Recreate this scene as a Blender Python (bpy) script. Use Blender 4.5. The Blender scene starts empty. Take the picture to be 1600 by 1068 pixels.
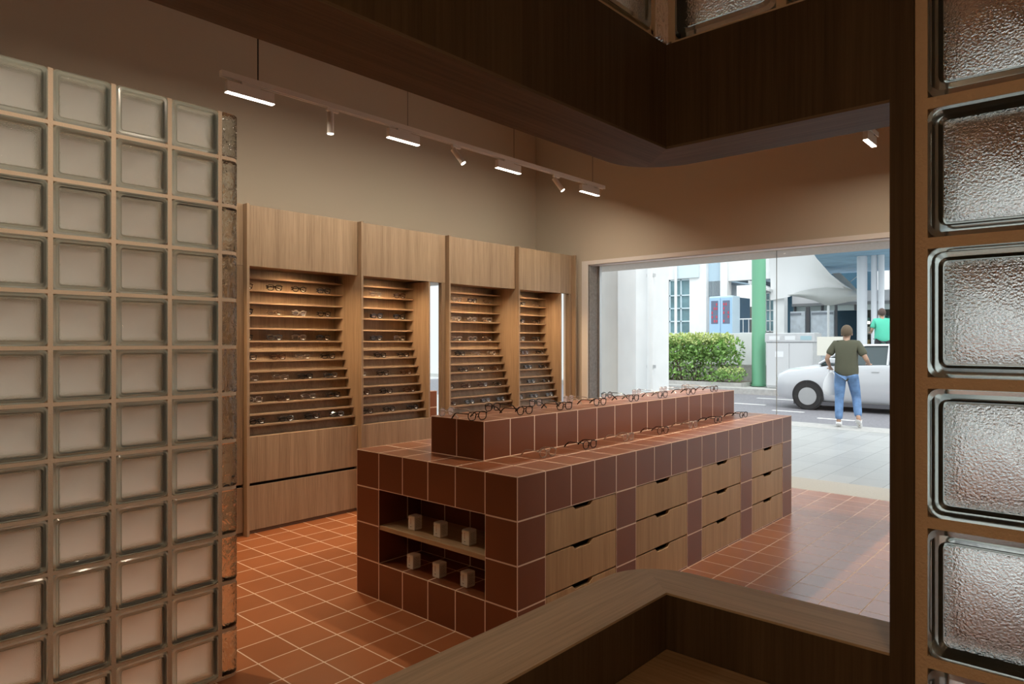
import bpy, bmesh, math, random
from mathutils import Vector, Matrix
random.seed(7)
PI = math.pi
S = bpy.context.scene
COL = S.collection

# ------------------------------------------------------------------ camera, world, exposure
cam_d = bpy.data.cameras.new('camera'); cam = bpy.data.objects.new('camera', cam_d); COL.objects.link(cam)
cam.location = (2.0039, -2.2871, 1.4017); cam.rotation_euler = (PI/2, 0, 0.72734)
cam_d.sensor_width = 36; cam_d.lens = 24; cam_d.clip_start = 0.02; cam_d.clip_end = 300
S.camera = cam
S.view_settings.view_transform = 'Standard'; S.view_settings.look = 'None'
S.view_settings.gamma = 1; S.view_settings.use_curve_mapping = False
S.view_settings.exposure = 0.32
S.cycles.max_bounces = 10; S.cycles.transmission_bounces = 8; S.cycles.transparent_max_bounces = 16
S.cycles.diffuse_bounces = 5; S.cycles.glossy_bounces = 4
S.cycles.caustics_reflective = False; S.cycles.caustics_refractive = True
S.cycles.sample_clamp_indirect = 4.0; S.cycles.blur_glossy = 0.5
S.cycles.use_denoising = True

w = bpy.data.worlds.new('overcast_sky'); S.world = w; w.use_nodes = True
nt = w.node_tree; nt.nodes.clear()
o_ = nt.nodes.new('ShaderNodeOutputWorld'); b_ = nt.nodes.new('ShaderNodeBackground')
tc = nt.nodes.new('ShaderNodeTexCoord'); sx = nt.nodes.new('ShaderNodeSeparateXYZ')
rp = nt.nodes.new('ShaderNodeValToRGB')
nt.links.new(tc.outputs['Generated'], sx.inputs[0]); nt.links.new(sx.outputs['Z'], rp.inputs[0])
rp.color_ramp.elements[0].position = 0.0; rp.color_ramp.elements[0].color = (0.74, 0.77, 0.80, 1)
rp.color_ramp.elements[1].position = 0.7; rp.color_ramp.elements[1].color = (1.2, 1.27, 1.34, 1)
nt.links.new(rp.outputs[0], b_.inputs[0]); nt.links.new(b_.outputs[0], o_.inputs[0])
b_.inputs[1].default_value = 1.3

def lamp(name, kind, loc, energy, color, parent=None, size=None, size_y=None, direction=None, spot=None, blend=0.5, angle=None, spread=None):
    d = bpy.data.lights.new(name, kind); d.energy = energy; d.color = color
    if kind == 'AREA':
        d.shape = 'RECTANGLE'; d.size = size; d.size_y = size_y or size
        if spread: d.spread = spread
    if kind == 'SPOT': d.spot_size = spot; d.spot_blend = blend; d.shadow_soft_size = size or 0.02
    if kind == 'SUN': d.angle = angle
    o = bpy.data.objects.new(name, d); COL.objects.link(o)
    loc = Vector(loc)
    if parent is not None: o.parent = parent; loc = loc - parent.location
    o.location = loc
    if direction is not None: o.rotation_euler = Vector(direction).to_track_quat('-Z', 'Y').to_euler()
    return o
WARM = (1.0, 0.64, 0.34); NEUT = (1.0, 0.855, 0.67)
# diffuse sun through thin cloud, high over the street
lamp('sun', 'SUN', (0, 20, 20), 1.5, (1.0, 0.98, 0.95), direction=(-0.55, 0.55, -1.0), angle=0.5)

# ------------------------------------------------------------------ materials
MATS = {}
def newmat(name):
    m = bpy.data.materials.new(name); m.use_nodes = True; nt = m.node_tree
    bs = nt.nodes['Principled BSDF']; return m, nt, bs
def N(nt, t, **kw):
    n = nt.nodes.new(t)
    for k, v in kw.items():
        if k.startswith('i_'): n.inputs[k[2:].replace('_', ' ')].default_value = v
        else: setattr(n, k, v)
    return n
def plain(name, color, rough=0.5, metal=0.0, spec=0.5, emit=None, es=0, coat=0, noise=0.0, nscale=8.0, bump=0.0, bscale=60.0, alpha=None):
    if name in MATS: return MATS[name]
    m, nt, bs = newmat(name)
    bs.inputs['Base Color'].default_value = (*color, 1); bs.inputs['Roughness'].default_value = rough
    bs.inputs['Metallic'].default_value = metal; bs.inputs['Specular IOR Level'].default_value = spec
    if coat: bs.inputs['Coat Weight'].default_value = coat
    if emit: bs.inputs['Emission Color'].default_value = (*emit, 1); bs.inputs['Emission Strength'].default_value = es
    if noise or bump:
        t = N(nt, 'ShaderNodeTexCoord')
    if noise:
        n = N(nt, 'ShaderNodeTexNoise'); n.inputs['Scale'].default_value = nscale; n.inputs['Detail'].default_value = 4
        r = N(nt, 'ShaderNodeValToRGB'); r.color_ramp.elements[0].position = .3; r.color_ramp.elements[1].position = .7
        r.color_ramp.elements[0].color = (*[c*(1-noise) for c in color], 1); r.color_ramp.elements[1].color = (*[min(1, c*(1+noise)) for c in color], 1)
        nt.links.new(t.outputs['Object'], n.inputs['Vector']); nt.links.new(n.outputs['Fac'], r.inputs[0]); nt.links.new(r.outputs[0], bs.inputs['Base Color'])
    if bump:
        n = N(nt, 'ShaderNodeTexNoise'); n.inputs['Scale'].default_value = bscale; n.inputs['Detail'].default_value = 3
        bp = N(nt, 'ShaderNodeBump'); bp.inputs['Strength'].default_value = bump; bp.inputs['Distance'].default_value = 0.01
        nt.links.new(t.outputs['Object'], n.inputs['Vector']); nt.links.new(n.outputs['Fac'], bp.inputs['Height']); nt.links.new(bp.outputs[0], bs.inputs['Normal'])
    MATS[name] = m; return m
def wood(name, axis, dark=(0.235, 0.162, 0.100), light=(0.43, 0.312, 0.203), rough=0.5):
    m, nt, bs = newmat(name); L = nt.links.new
    t = N(nt, 'ShaderNodeTexCoord'); oi = N(nt, 'ShaderNodeObjectInfo')
    ad = N(nt, 'ShaderNodeVectorMath', operation='MULTIPLY_ADD'); 
    cx = N(nt, 'ShaderNodeCombineXYZ')
    for i in range(3): L(oi.outputs['Random'], cx.inputs[i])
    L(cx.outputs[0], ad.inputs[0]); ad.inputs[1].default_value = (7.3, 11.1, 5.7); L(t.outputs['Object'], ad.inputs[2])
    def band(sg, so, scale, det):
        mp = N(nt, 'ShaderNodeMapping'); sc = [so]*3; sc['xyz'.index(axis)] = sg; mp.inputs['Scale'].default_value = sc
        n = N(nt, 'ShaderNodeTexNoise'); n.inputs['Scale'].default_value = scale; n.inputs['Detail'].default_value = det
        n.inputs['Roughness'].default_value = 0.6
        L(ad.outputs[0], mp.inputs['Vector']); L(mp.outputs[0], n.inputs['Vector']); return n
    fine = band(0.9, 34, 4.5, 5); broad = band(0.10, 7.0, 2.2, 3)
    mx = N(nt, 'ShaderNodeMath', operation='MULTIPLY_ADD'); mx.inputs[1].default_value = 0.55
    m2 = N(nt, 'ShaderNodeMath', operation='MULTIPLY'); m2.inputs[1].default_value = 0.50
    L(broad.outputs['Fac'], m2.inputs[0]); L(fine.outputs['Fac'], mx.inputs[0]); L(m2.outputs[0], mx.inputs[2])
    r = N(nt, 'ShaderNodeValToRGB'); r.color_ramp.elements[0].position = 0.36; r.color_ramp.elements[1].position = 0.68
    r.color_ramp.elements[0].color = (*dark, 1); r.color_ramp.elements[1].color = (*light, 1)
    L(mx.outputs[0], r.inputs[0]); L(r.outputs[0], bs.inputs['Base Color'])
    bs.inputs['Roughness'].default_value = rough; bs.inputs['Specular IOR Level'].default_value = 0.35
    bp = N(nt, 'ShaderNodeBump'); bp.inputs['Strength'].default_value = 0.08; bp.inputs['Distance'].default_value = 0.003
    L(fine.outputs['Fac'], bp.inputs['Height']); L(bp.outputs[0], bs.inputs['Normal'])
    MATS[name] = m; return m
def tile_mat(name, pitch, half, c1, c2, grout, rough=0.32, off=(0, 0, 0), spec=0.5, pitch_y=None):
    """square tiles with pale grout; the lines follow object coordinates and skip the axis of the face normal"""
    m, nt, bs = newmat(name); L = nt.links.new
    t = N(nt, 'ShaderNodeTexCoord'); g = N(nt, 'ShaderNodeNewGeometry')
    ad = N(nt, 'ShaderNodeVectorMath', operation='ADD'); ad.inputs[1].default_value = off; L(t.outputs['Object'], ad.inputs[0])
    dv = N(nt, 'ShaderNodeVectorMath', operation='DIVIDE'); dv.inputs[1].default_value = (pitch, pitch_y or pitch, pitch); L(ad.outputs[0], dv.inputs[0])
    sp = N(nt, 'ShaderNodeSeparateXYZ'); L(dv.outputs[0], sp.inputs[0])
    nn = N(nt, 'ShaderNodeSeparateXYZ'); L(g.outputs['True Normal'], nn.inputs[0])
    masks = []
    for i, p in enumerate((pitch, pitch_y or pitch, pitch)):
        a = N(nt, 'ShaderNodeMath', operation='PINGPONG'); a.inputs[1].default_value = 0.5; L(sp.outputs[i], a.inputs[0])
        b = N(nt, 'ShaderNodeMath', operation='LESS_THAN'); b.inputs[1].default_value = half/p; L(a.outputs[0], b.inputs[0])
        c = N(nt, 'ShaderNodeMath', operation='ABSOLUTE'); L(nn.outputs[i], c.inputs[0])
        d = N(nt, 'ShaderNodeMath', operation='LESS_THAN'); d.inputs[1].default_value = 0.6; L(c.outputs[0], d.inputs[0])
        e = N(nt, 'ShaderNodeMath', operation='MULTIPLY'); L(b.outputs[0], e.inputs[0]); L(d.outputs[0], e.inputs[1]); masks.append(e)
    mx = N(nt, 'ShaderNodeMath', operation='MAXIMUM'); L(masks[0].outputs[0], mx.inputs[0]); L(masks[1].outputs[0], mx.inputs[1])
    my = N(nt, 'ShaderNodeMath', operation='MAXIMUM'); L(mx.outputs[0], my.inputs[0]); L(masks[2].outputs[0], my.inputs[1])
    ns = N(nt, 'ShaderNodeVectorMath', operation='MULTIPLY_ADD'); L(g.outputs['True Normal'], ns.inputs[0]); ns.inputs[1].default_value = (-.3, -.3, -.3); L(dv.outputs[0], ns.inputs[2])
    fl = N(nt, 'ShaderNodeVectorMath', operation='FLOOR'); L(ns.outputs[0], fl.inputs[0])
    wn = N(nt, 'ShaderNodeTexWhiteNoise'); wn.noise_dimensions = '3D'; L(fl.outputs[0], wn.inputs['Vector'])
    no = N(nt, 'ShaderNodeTexNoise'); no.inputs['Scale'].default_value = 6; no.inputs['Detail'].default_value = 4; L(t.outputs['Object'], no.inputs['Vector'])
    av = N(nt, 'ShaderNodeMath', operation='MULTIPLY_ADD'); av.inputs[1].default_value = 0.5; L(no.outputs['Fac'], av.inputs[0])
    aw = N(nt, 'ShaderNodeMath', operation='MULTIPLY'); aw.inputs[1].default_value = 0.5; L(wn.outputs['Value'], aw.inputs[0]); L(aw.outputs[0], av.inputs[2])
    r = N(nt, 'ShaderNodeValToRGB'); r.color_ramp.elements[0].position = .15; r.color_ramp.elements[1].position = .85
    r.color_ramp.elements[0].color = (*c1, 1); r.color_ramp.elements[1].color = (*c2, 1); L(av.outputs[0], r.inputs[0])
    mix = N(nt, 'ShaderNodeMix', data_type='RGBA'); L(my.outputs[0], mix.inputs['Factor']); L(r.outputs[0], mix.inputs['A']); mix.inputs['B'].default_value = (*grout, 1)
    L(mix.outputs['Result'], bs.inputs['Base Color'])
    rr = N(nt, 'ShaderNodeMath', operation='MULTIPLY_ADD'); rr.inputs[1].default_value = 0.4; rr.inputs[2].default_value = rough; L(my.outputs[0], rr.inputs[0]); L(rr.outputs[0], bs.inputs['Roughness'])
    bs.inputs['Specular IOR Level'].default_value = spec
    sb = N(nt, 'ShaderNodeMath', operation='SUBTRACT'); sb.inputs[0].default_value = 1; L(my.outputs[0], sb.inputs[1])
    bp = N(nt, 'ShaderNodeBump'); bp.inputs['Strength'].default_value = 0.35; bp.inputs['Distance'].default_value = 0.0015; L(sb.outputs[0], bp.inputs['Height'])
    L(bp.outputs[0], bs.inputs['Normal'])
    MATS[name] = m; return m
def glassmat(name, color, rough, ior=1.45, bump=0.0, bscale=100, wave=False, milk=0.0, milk_col=(0.8, 0.78, 0.74), dist=.004):
    m, nt, bs = newmat(name); L = nt.links.new
    bs.inputs['Base Color'].default_value = (*color, 1); bs.inputs['Roughness'].default_value = rough
    bs.inputs['Transmission Weight'].default_value = 1; bs.inputs['IOR'].default_value = ior
    out = nt.nodes['Material Output']
    if bump:
        t = N(nt, 'ShaderNodeTexCoord'); mp = N(nt, 'ShaderNodeMapping'); L(t.outputs['Object'], mp.inputs[0])
        n = N(nt, 'ShaderNodeTexNoise'); n.inputs['Scale'].default_value = bscale; n.inputs['Detail'].default_value = 2
        if wave: mp.inputs['Scale'].default_value = (1, 1, .45); n.inputs['Distortion'].default_value = 1.5
        bp = N(nt, 'ShaderNodeBump'); bp.inputs['Strength'].default_value = bump; bp.inputs['Distance'].default_value = 0.012 if wave else dist
        L(mp.outputs[0], n.inputs[0]); L(n.outputs['Fac'], bp.inputs['Height']); L(bp.outputs[0], bs.inputs['Normal'])
    if milk:
        tr = N(nt, 'ShaderNodeBsdfTranslucent'); tr.inputs[0].default_value = (*milk_col, 1)
        df = N(nt, 'ShaderNodeBsdfDiffuse'); df.inputs[0].default_value = (*milk_col, 1)
        if bump: L(bp.outputs[0], tr.inputs['Normal']); L(bp.outputs[0], df.inputs['Normal'])
        m1 = N(nt, 'ShaderNodeMixShader'); m1.inputs[0].default_value = 0.35; L(tr.outputs[0], m1.inputs[1]); L(df.outputs[0], m1.inputs[2])
        m2 = N(nt, 'ShaderNodeMixShader'); m2.inputs[0].default_value = milk; L(bs.outputs[0], m2.inputs[1]); L(m1.outputs[0], m2.inputs[2])
        L(m2.outputs[0], out.inputs['Surface'])
    MATS[name] = m; return m
def pane_mat(name, tint=(1, 1, 1), refl=1.0):
    m, nt, bs = newmat(name); L = nt.links.new; nt.nodes.remove(bs)
    tr = N(nt, 'ShaderNodeBsdfTransparent'); tr.inputs[0].default_value = (*tint, 1)
    gl = N(nt, 'ShaderNodeBsdfGlossy'); gl.inputs['Roughness'].default_value = 0.02
    fr = N(nt, 'ShaderNodeFresnel'); fr.inputs[0].default_value = 1.45
    mu = N(nt, 'ShaderNodeMath', operation='MULTIPLY'); 
    ge = N(nt, 'ShaderNodeNewGeometry'); iv = N(nt, 'ShaderNodeMath', operation='SUBTRACT'); iv.inputs[0].default_value = refl; L(ge.outputs['Backfacing'], iv.inputs[1]); iv.use_clamp = True
    L(fr.outputs[0], mu.inputs[0]); L(iv.outputs[0], mu.inputs[1])
    mx = N(nt, 'ShaderNodeMixShader'); L(mu.outputs[0], mx.inputs[0]); L(tr.outputs[0], mx.inputs[1]); L(gl.outputs[0], mx.inputs[2])
    L(mx.outputs[0], nt.nodes['Material Output'].inputs['Surface']); MATS[name] = m; return m

wz = wood('oak_vertical', 'z'); wsx = wood('oak_sill_x', 'x', (0.46, 0.345, 0.22), (0.74, 0.58, 0.40)); wsy = wood('oak_sill_y', 'y', (0.46, 0.345, 0.22), (0.74, 0.58, 0.40)); wdr = wood('oak_warm_vertical', 'z', (0.40, 0.245, 0.120), (0.60, 0.395, 0.21))
wx = wood('oak_along_x', 'x'); wy = wood('oak_along_y', 'y')
paint = plain('warm_white_paint', (0.56, 0.505, 0.415), 0.85, spec=0.2, bump=0.05, bscale=25)
ceil_m = plain('ceiling_paint', (0.55, 0.47, 0.38), 0.9, spec=0.1)
terra = tile_mat('terracotta_floor_tiles', 0.2, 0.003, (0.30, 0.100, 0.036), (0.38, 0.130, 0.048), (0.68, 0.48, 0.34), rough=0.27, spec=.7)
terra_i = tile_mat('terracotta_island_tiles', 0.2, 0.0036, (0.200, 0.063, 0.024), (0.245, 0.078, 0.029), (0.92, 0.70, 0.54), rough=0.36, spec=.4)
mortar = plain('sand_mortar', (0.80, 0.62, 0.46), 0.85, spec=0.2, bump=0.3, bscale=220)
rim_g = glassmat('glass_block_rim', (0.74, 0.80, 0.74), 0.14, 1.48, milk=.22, milk_col=(.42, .45, .41))
pane_g = glassmat('pebbled_glass_face', (0.97, 0.97, 0.94), 0.13, 1.42, bump=1.0, bscale=300, milk=0.03, dist=.0034)
wavy_g = glassmat('wavy_clear_glass', (0.90, 0.93, 0.90), 0.06, 1.47, bump=1.0, bscale=38, wave=True)
white_metal = plain('white_powder_coat', (0.84, 0.80, 0.74), 0.45)
dark_metal = plain('dark_metal', (0.03, 0.028, 0.025), 0.5, metal=0.6)
black = plain('black_gap', (0.012, 0.009, 0.007), 0.8)
lamp_on = plain('lit_diffuser', (1, 1, 1), 0.5, emit=(1.0, 0.90, 0.78), es=9)
led_on = plain('lit_led_strip', (1, 1, 1), 0.5, emit=(1.0, 0.80, 0.55), es=2)
mirror = plain('mirror', (0.86, 0.88, 0.88), 0.02, metal=1.0)
trim_m = plain('grey_white_trim', (0.80, 0.78, 0.76), 0.5)
grey_tex = plain('grey_render', (0.27, 0.26, 0.245), 0.85, noise=0.2, nscale=30)
alu = plain('aluminium', (0.55, 0.56, 0.56), 0.35, metal=0.8)
window_glass = pane_mat('window_glass', (0.97, 0.985, 0.98))

# ------------------------------------------------------------------ mesh building
class MB:
    def __init__(s): s.v = []; s.f = []; s.m = []
    def add(s, vs, fs, mi=0):
        b = len(s.v); s.v += [tuple(x) for x in vs]
        for f in fs: s.f.append([b+i for i in f]); s.m.append(mi)
        return s
    def box(s, x0, x1, y0, y1, z0, z1, mi=0):
        return s.add([(x0,y0,z0),(x1,y0,z0),(x1,y1,z0),(x0,y1,z0),(x0,y0,z1),(x1,y0,z1),(x1,y1,z1),(x0,y1,z1)],
                     [(0,3,2,1),(4,5,6,7),(0,1,5,4),(1,2,6,5),(2,3,7,6),(3,0,4,7)], mi)
    def prism(s, poly, a0, a1, axis='z', mi=0):
        n = len(poly)
        def P(p, a): return {'z': (p[0], p[1], a), 'y': (p[0], a, p[1]), 'x': (a, p[0], p[1])}[axis]
        vs = [P(p, a0) for p in poly] + [P(p, a1) for p in poly]
        fs = [tuple(range(n))[::-1], tuple(range(n, 2*n))] + [(i, (i+1) % n, n+(i+1) % n, n+i) for i in range(n)]
        return s.add(vs, fs, mi)
    def rings(s, rings, closed=True, cap=True, mi=0):
        n = len(rings[0]); vs = [p for r in rings for p in r]; fs = []
        for k in range(len(rings)-1):
            for i in range(n if closed else n-1):
                j = (i+1) % n; fs.append((k*n+i, k*n+j, (k+1)*n+j, (k+1)*n+i))
        if cap: fs.append(tuple(range(n))[::-1]); fs.append(tuple(range((len(rings)-1)*n, len(rings)*n)))
        return s.add(vs, fs, mi)
    def tube(s, path, r, n=8, closed=False, mi=0, flat=1.0):
        P = [Vector(p) for p in path]; R = r if isinstance(r, (list, tuple)) else [r]*len(P)
        rs = []; prev = None; c = len(P)
        for i, p in enumerate(P):
            if closed: d = P[(i+1) % c] - P[i-1]
            else: d = P[min(i+1, c-1)] - P[max(i-1, 0)]
            d.normalize()
            up = Vector((0, 0, 1)) if abs(d.z) < 0.95 else Vector((1, 0, 0))
            if prev is None: a = d.cross(up).normalized()
            else: a = (prev - d*prev.dot(d)).normalized()
            prev = a; b = d.cross(a)
            rs.append([p + (a*math.cos(2*PI*k/n) + b*math.sin(2*PI*k/n)*flat)*R[i] for k in range(n)])
        if closed: rs.append(rs[0]); return s.rings(rs, cap=False, mi=mi)
        return s.rings(rs, mi=mi)
    def cyl(s, p0, p1, r0, r1=None, n=20, mi=0): return s.tube([p0, p1], [r0, r1 if r1 is not None else r0], n, mi=mi)
    def build(s, name, mat, parent=None, smooth=None, bevel=0, local=False, segs=2):
        """vertices are in world space and are moved to the parent's base unless local"""
        me = bpy.data.meshes.new(name)
        o = Vector(parent.location) if (parent is not None and not local and parent.get('_base')) else Vector((0, 0, 0))
        if parent is not None and not local:
            q = parent; o = Vector((0, 0, 0))
            while q is not None: o += Vector(q.location); q = q.parent
        me.from_pydata([tuple(Vector(v)-o) for v in s.v], [], s.f)
        for m in (mat if isinstance(mat, (list, tuple)) else [mat]): me.materials.append(m)
        me.polygons.foreach_set('material_index', s.m)
        bm = bmesh.new(); bm.from_mesh(me); bmesh.ops.remove_doubles(bm, verts=bm.verts, dist=1e-6)
        bmesh.ops.recalc_face_normals(bm, faces=bm.faces); bm.to_mesh(me); bm.free()
        ob = bpy.data.objects.new(name, me); COL.objects.link(ob)
        if parent is not None: ob.parent = parent
        if smooth: me.shade_smooth(); me.set_sharp_from_angle(angle=math.radians(smooth))
        if bevel:
            md = ob.modifiers.new('bevel', 'BEVEL'); md.width = bevel; md.segments = segs; md.limit_method = 'ANGLE'
        return ob
def thing(name, label, cat, loc=(0, 0, 0), rz=0, group=None):
    o = bpy.data.objects.new(name, None); COL.objects.link(o); o.location = loc; o.rotation_euler = (0, 0, rz)
    o.empty_display_size = 0.1
    o['label'] = label; o['category'] = cat
    if group: o['group'] = group
    return o
def tag(o, label, cat, group=None):
    o['label'] = label; o['category'] = cat
    if group: o['group'] = group
    return o
def struct(name, mb, mat, **kw):
    o = mb.build(name, mat, **kw); o['kind'] = 'structure'; return o
def copy_tree(o, parent=None):
    c = o.copy(); COL.objects.link(c)
    if parent is not None: c.parent = parent
    for ch in list(o.children): copy_tree(ch, c)
    return c
def B(*a): return MB().box(*a)

# ------------------------------------------------------------------ room shell
XL, XR, YB, YW, YG = -3.36, 3.20, -3.40, 4.18, 4.42
ZC = 4.4
struct('floor', B(XL-.2, XR+.2, YB-.2, YG, -0.12, 0), terra)
struct('wall_left', B(XL-.2, XL, YB-.2, YG, 0, ZC), paint)
struct('wall_right', B(XR, XR+.2, YB-.2, YG, 0, ZC), paint)
struct('wall_back', B(XL, XR, YB-.2, YB, 0, ZC), paint)
struct('ceiling', B(XL-.2, XR+.2, YB-.2, YG, ZC, ZC+.15), ceil_m)
OX0, OX1, OZ = -2.575, 2.95, 2.29
m = MB(); m.box(XL, OX0, YW, YG, 0, ZC); m.box(OX1, XR, YW, YG, 0, ZC); m.box(OX0, OX1, YW, YG, OZ, ZC)
struct('wall_front', m, paint)
# painted frame around the opening, grey rendered reveal, head box
m = MB(); m.box(OX0-.085, OX0, YW-.012, YW+.01, 0, OZ+.045); m.box(OX0, OX1, YW-.012, YW+.01, OZ, OZ+.045); m.box(OX1, OX1+.085, YW-.012, YW+.01, 0, OZ+.045)
struct('trim_1', m, trim_m)
struct('trim_4', B(OX0+.006, OX1, YW+.011, YG-.101, OZ-.004, OZ-.0005), trim_m)
struct('trim_2', B(OX0, OX0+.006, YW+.012, YG-.002, 0, OZ), grey_tex)
struct('trim_3', B(XL, XR, YG+.001, 4.96, OZ, OZ+.4), plain('head_box', (0.60, 0.57, 0.54), 0.7, noise=.1, nscale=40))
struct('threshold_strip', B(XL, XR, YG, 4.98, -0.12, 0.0), plain('terrazzo', (0.47, 0.42, 0.35), 0.6, noise=0.12, nscale=60))['kind'] = 'structure'
# shop window: glass with thin metal edge
wroot = bpy.data.objects.new('window_1', None); COL.objects.link(wroot); wroot.location = (0, YG-.03, 0); wroot['kind'] = 'structure'
m = MB(); m.box(OX0+.008, OX0+.028, YG-.05, YG-.01, 0, OZ-.001); pass
m.build('metal_frame', alu, wroot)
JX = -0.49
B(OX0+.029, JX-.003, YG-.036, YG-.026, .002, OZ-.001).build('pane', window_glass, wroot)
B(JX+.003, OX1-.01, YG-.036, YG-.026, .002, OZ-.001).build('pane', window_glass, wroot)
B(JX-.002, JX+.002, YG-.036, YG-.026, .002, OZ-.001).build('joint', plain('silicone_joint', (0.35, 0.38, 0.37), 0.4), wroot)

# ------------------------------------------------------------------ display wall
FX, PX = -2.678, -2.728          # front of the fins, front of the panels
SHZ = [1.898, 1.803, 1.707, 1.610, 1.510, 1.412, 1.338, 1.262, 1.183, 1.104, 1.023, 0.946, 0.867, 0.790]
SHX = [-2.942]*6 + [-2.921, -2.896, -2.872, -2.850, -2.827, -2.804, -2.781, -2.760]
def back_x(z):
    if z >= 1.412: return -3.06
    return -2.992 + (1.412-z)/(1.412-0.707)*0.182
def cabinet(k, half, label):
    y0 = 0.11 + 0.99*k; y1 = y0+0.99
    t = thing('display_cabinet', label, 'display cabinet', (-3.0, y0+.5, 0), 0, 'oak display cabinets along the wall')
    B(XL+.004, FX, y0, y0+.02, 0, 2.4).build('side_panel', wz, t, bevel=.001)
    yi = y0+.02
    if k == 3: B(XL+.004, FX, y1, y1+.02, 0, 2.4).build('side_panel', wz, t, bevel=.001)
    yr = y1-.0005
    ys = (y0+.78) if half else yr      # right end of the shelved niche
    B(PX-.02, PX, yi+.002, yr-.004, 1.956, 2.4).build('upper_panel', wz, t, bevel=.001)
    B(XL+.004, PX-.02, yi, yr, 2.38, 2.4).build('top_board', wx, t)
    B(PX-.02, PX, yi+.002, yr-.004, .372, .708).build('drawer_front', wz, t, bevel=.0015)
    B(PX-.02, PX, yi+.002, yr-.004, .026, .350).build('drawer_front', wz, t, bevel=.0015)
    B(PX-.08, PX-.045, yi, yr, .0, .70).build('dark_recess', black, t)
    B(PX-.045, PX-.012, yi, yr, .0, .020).build('plinth', plain('plinth_grey_brown', (0.16, 0.11, 0.075), 0.6), t)
    B(XL+.004, PX-.021, yi, ys, .687, .707).build('niche_floor', wy, t)
    B(XL+.004, PX-.021, yi, ys, 1.966, 1.984).build('niche_ceiling', wy, t)
    m = MB(); m.prism([(-3.06, 1.966), (-3.06, 1.405), (-2.99, 1.398), (-2.81, .7075), (-2.83, .7075), (-3.08, 1.38), (-3.08, 1.966)], yi, ys, axis='y')
    m.build('back_board', wz, t)
    if half:
        B(XL+.004, PX, ys, ys+.018, .71, 1.954).build('niche_side', wz, t)
        B(PX-.03, PX-.022, ys+.02, y1-.052, .71, 1.975).build('mirror', mirror, t)
        B(PX-.028, PX, y1-.05, y1-.003, .71, 1.954).build('stile', wz, t, bevel=.001)
    for z, x in zip(SHZ, SHX):
        B(back_x(z)+.0015, x, yi, ys-.0005, z-.012, z).build('shelf', wy, t)
    ledb = B(PX-.030, PX-.0215, yi+.04, ys-.02, 1.9625, 1.9655).build('light_strip', led_on, t)
    lamp('niche_light', 'AREA', (PX-.035, (yi+ys)/2, 1.958), 11.0*(ys-yi)/.95, WARM, t, size=.015, size_y=(ys-yi)-.06, direction=(-.25, 0, -1), spread=2.75)
    return t
# size_y of an area lamp follows its local Y: with a downward track quaternion that is world Y
labs = {-2: 'oak display cabinet nearest the back wall, behind the glass block screen',
        -1: 'oak display cabinet mostly hidden by the glass block screen, with mirror strip',
        0: 'widest looking oak cabinet of eyewear shelves, right beside the glass block screen',
        1: 'second oak eyewear cabinet with narrow shelves and a mirror strip beside them',
        2: 'third oak eyewear cabinet, full width shelves behind the tiled island',
        3: 'last oak eyewear cabinet with mirror strip, next to the shop window'}
for k in range(-2, 4): cabinet(k, k in (-1, 1, 3), labs[k])

# ------------------------------------------------------------------ tiled island
wdr2 = wood('oak_warm_x', 'x', (0.40, 0.255, 0.135), (0.62, 0.43, 0.25))
isl = thing('display_island', 'long brick red tiled island with stepped top, oak drawers and open niche', 'island', (-0.6, 1.6, 0))
e = 0.0
m = MB()
W0, W1, L0, L1, H = -1.2, 0.0, 0.0, 3.4, 0.8
ND = 0.30   # niche depth
m.box(W0, W1, L0, L1, 0, H)
base = m.build('tiled_base', terra_i)
def cutout(box):
    cut = MB().box(*box).build('cutter', terra_i); md = base.modifiers.new('cut', 'BOOLEAN'); md.object = cut; md.operation = 'DIFFERENCE'; md.solver = 'EXACT'
    dg = bpy.context.evaluated_depsgraph_get(); me2 = bpy.data.meshes.new_from_object(base.evaluated_get(dg)); base.modifiers.clear(); base.data = me2
    bpy.data.objects.remove(cut)
cutout((-1.0, -.2, -.1, ND, .2, .6))
for y in (.2, 1.0, 1.8, 2.6): cutout((-.15, .05, y, y+.6, .012, .6))
base.parent = isl
for v in base.data.vertices: v.co -= isl.location
# shift so that the tile grid (object coordinates) starts on the corner
tier = B(-.8, -.4, .2, 3.2, H, 1.0).build('tiled_tier', terra_i, isl)
B(-.998, -.202, .004, ND-.001, .383, .407).build('niche_shelf', wdr2, isl, bevel=.0015)
for y in (.2, 1.0, 1.8, 2.6):
    B(-.148, -.10, y+.003, y+.597, .014, .03).build('bay_floor', black, isl)
    for i, z in enumerate((.010, .2075, .405)):
        zb = z+.004; zt = z+.193
        if i == 2: zt = .5965
        yc = y+.3; h = .02
        # front with a tapered finger cut at the top
        poly = [(y+.003, zb), (y+.597, zb), (y+.597, zt), (yc+.085, zt), (yc+.062, zt-h), (yc-.062, zt-h), (yc-.085, zt), (y+.003, zt)]
        fr = MB().prism(poly, -.021, -.002, axis='x').build('drawer_front', wdr, isl, bevel=.0008)
        B(-.12, -.10, y+.01, y+.59, zb+.01, zt-.002).build('drawer_box', plain('drawer_inside', (.10, .065, .04), .7), fr)

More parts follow.
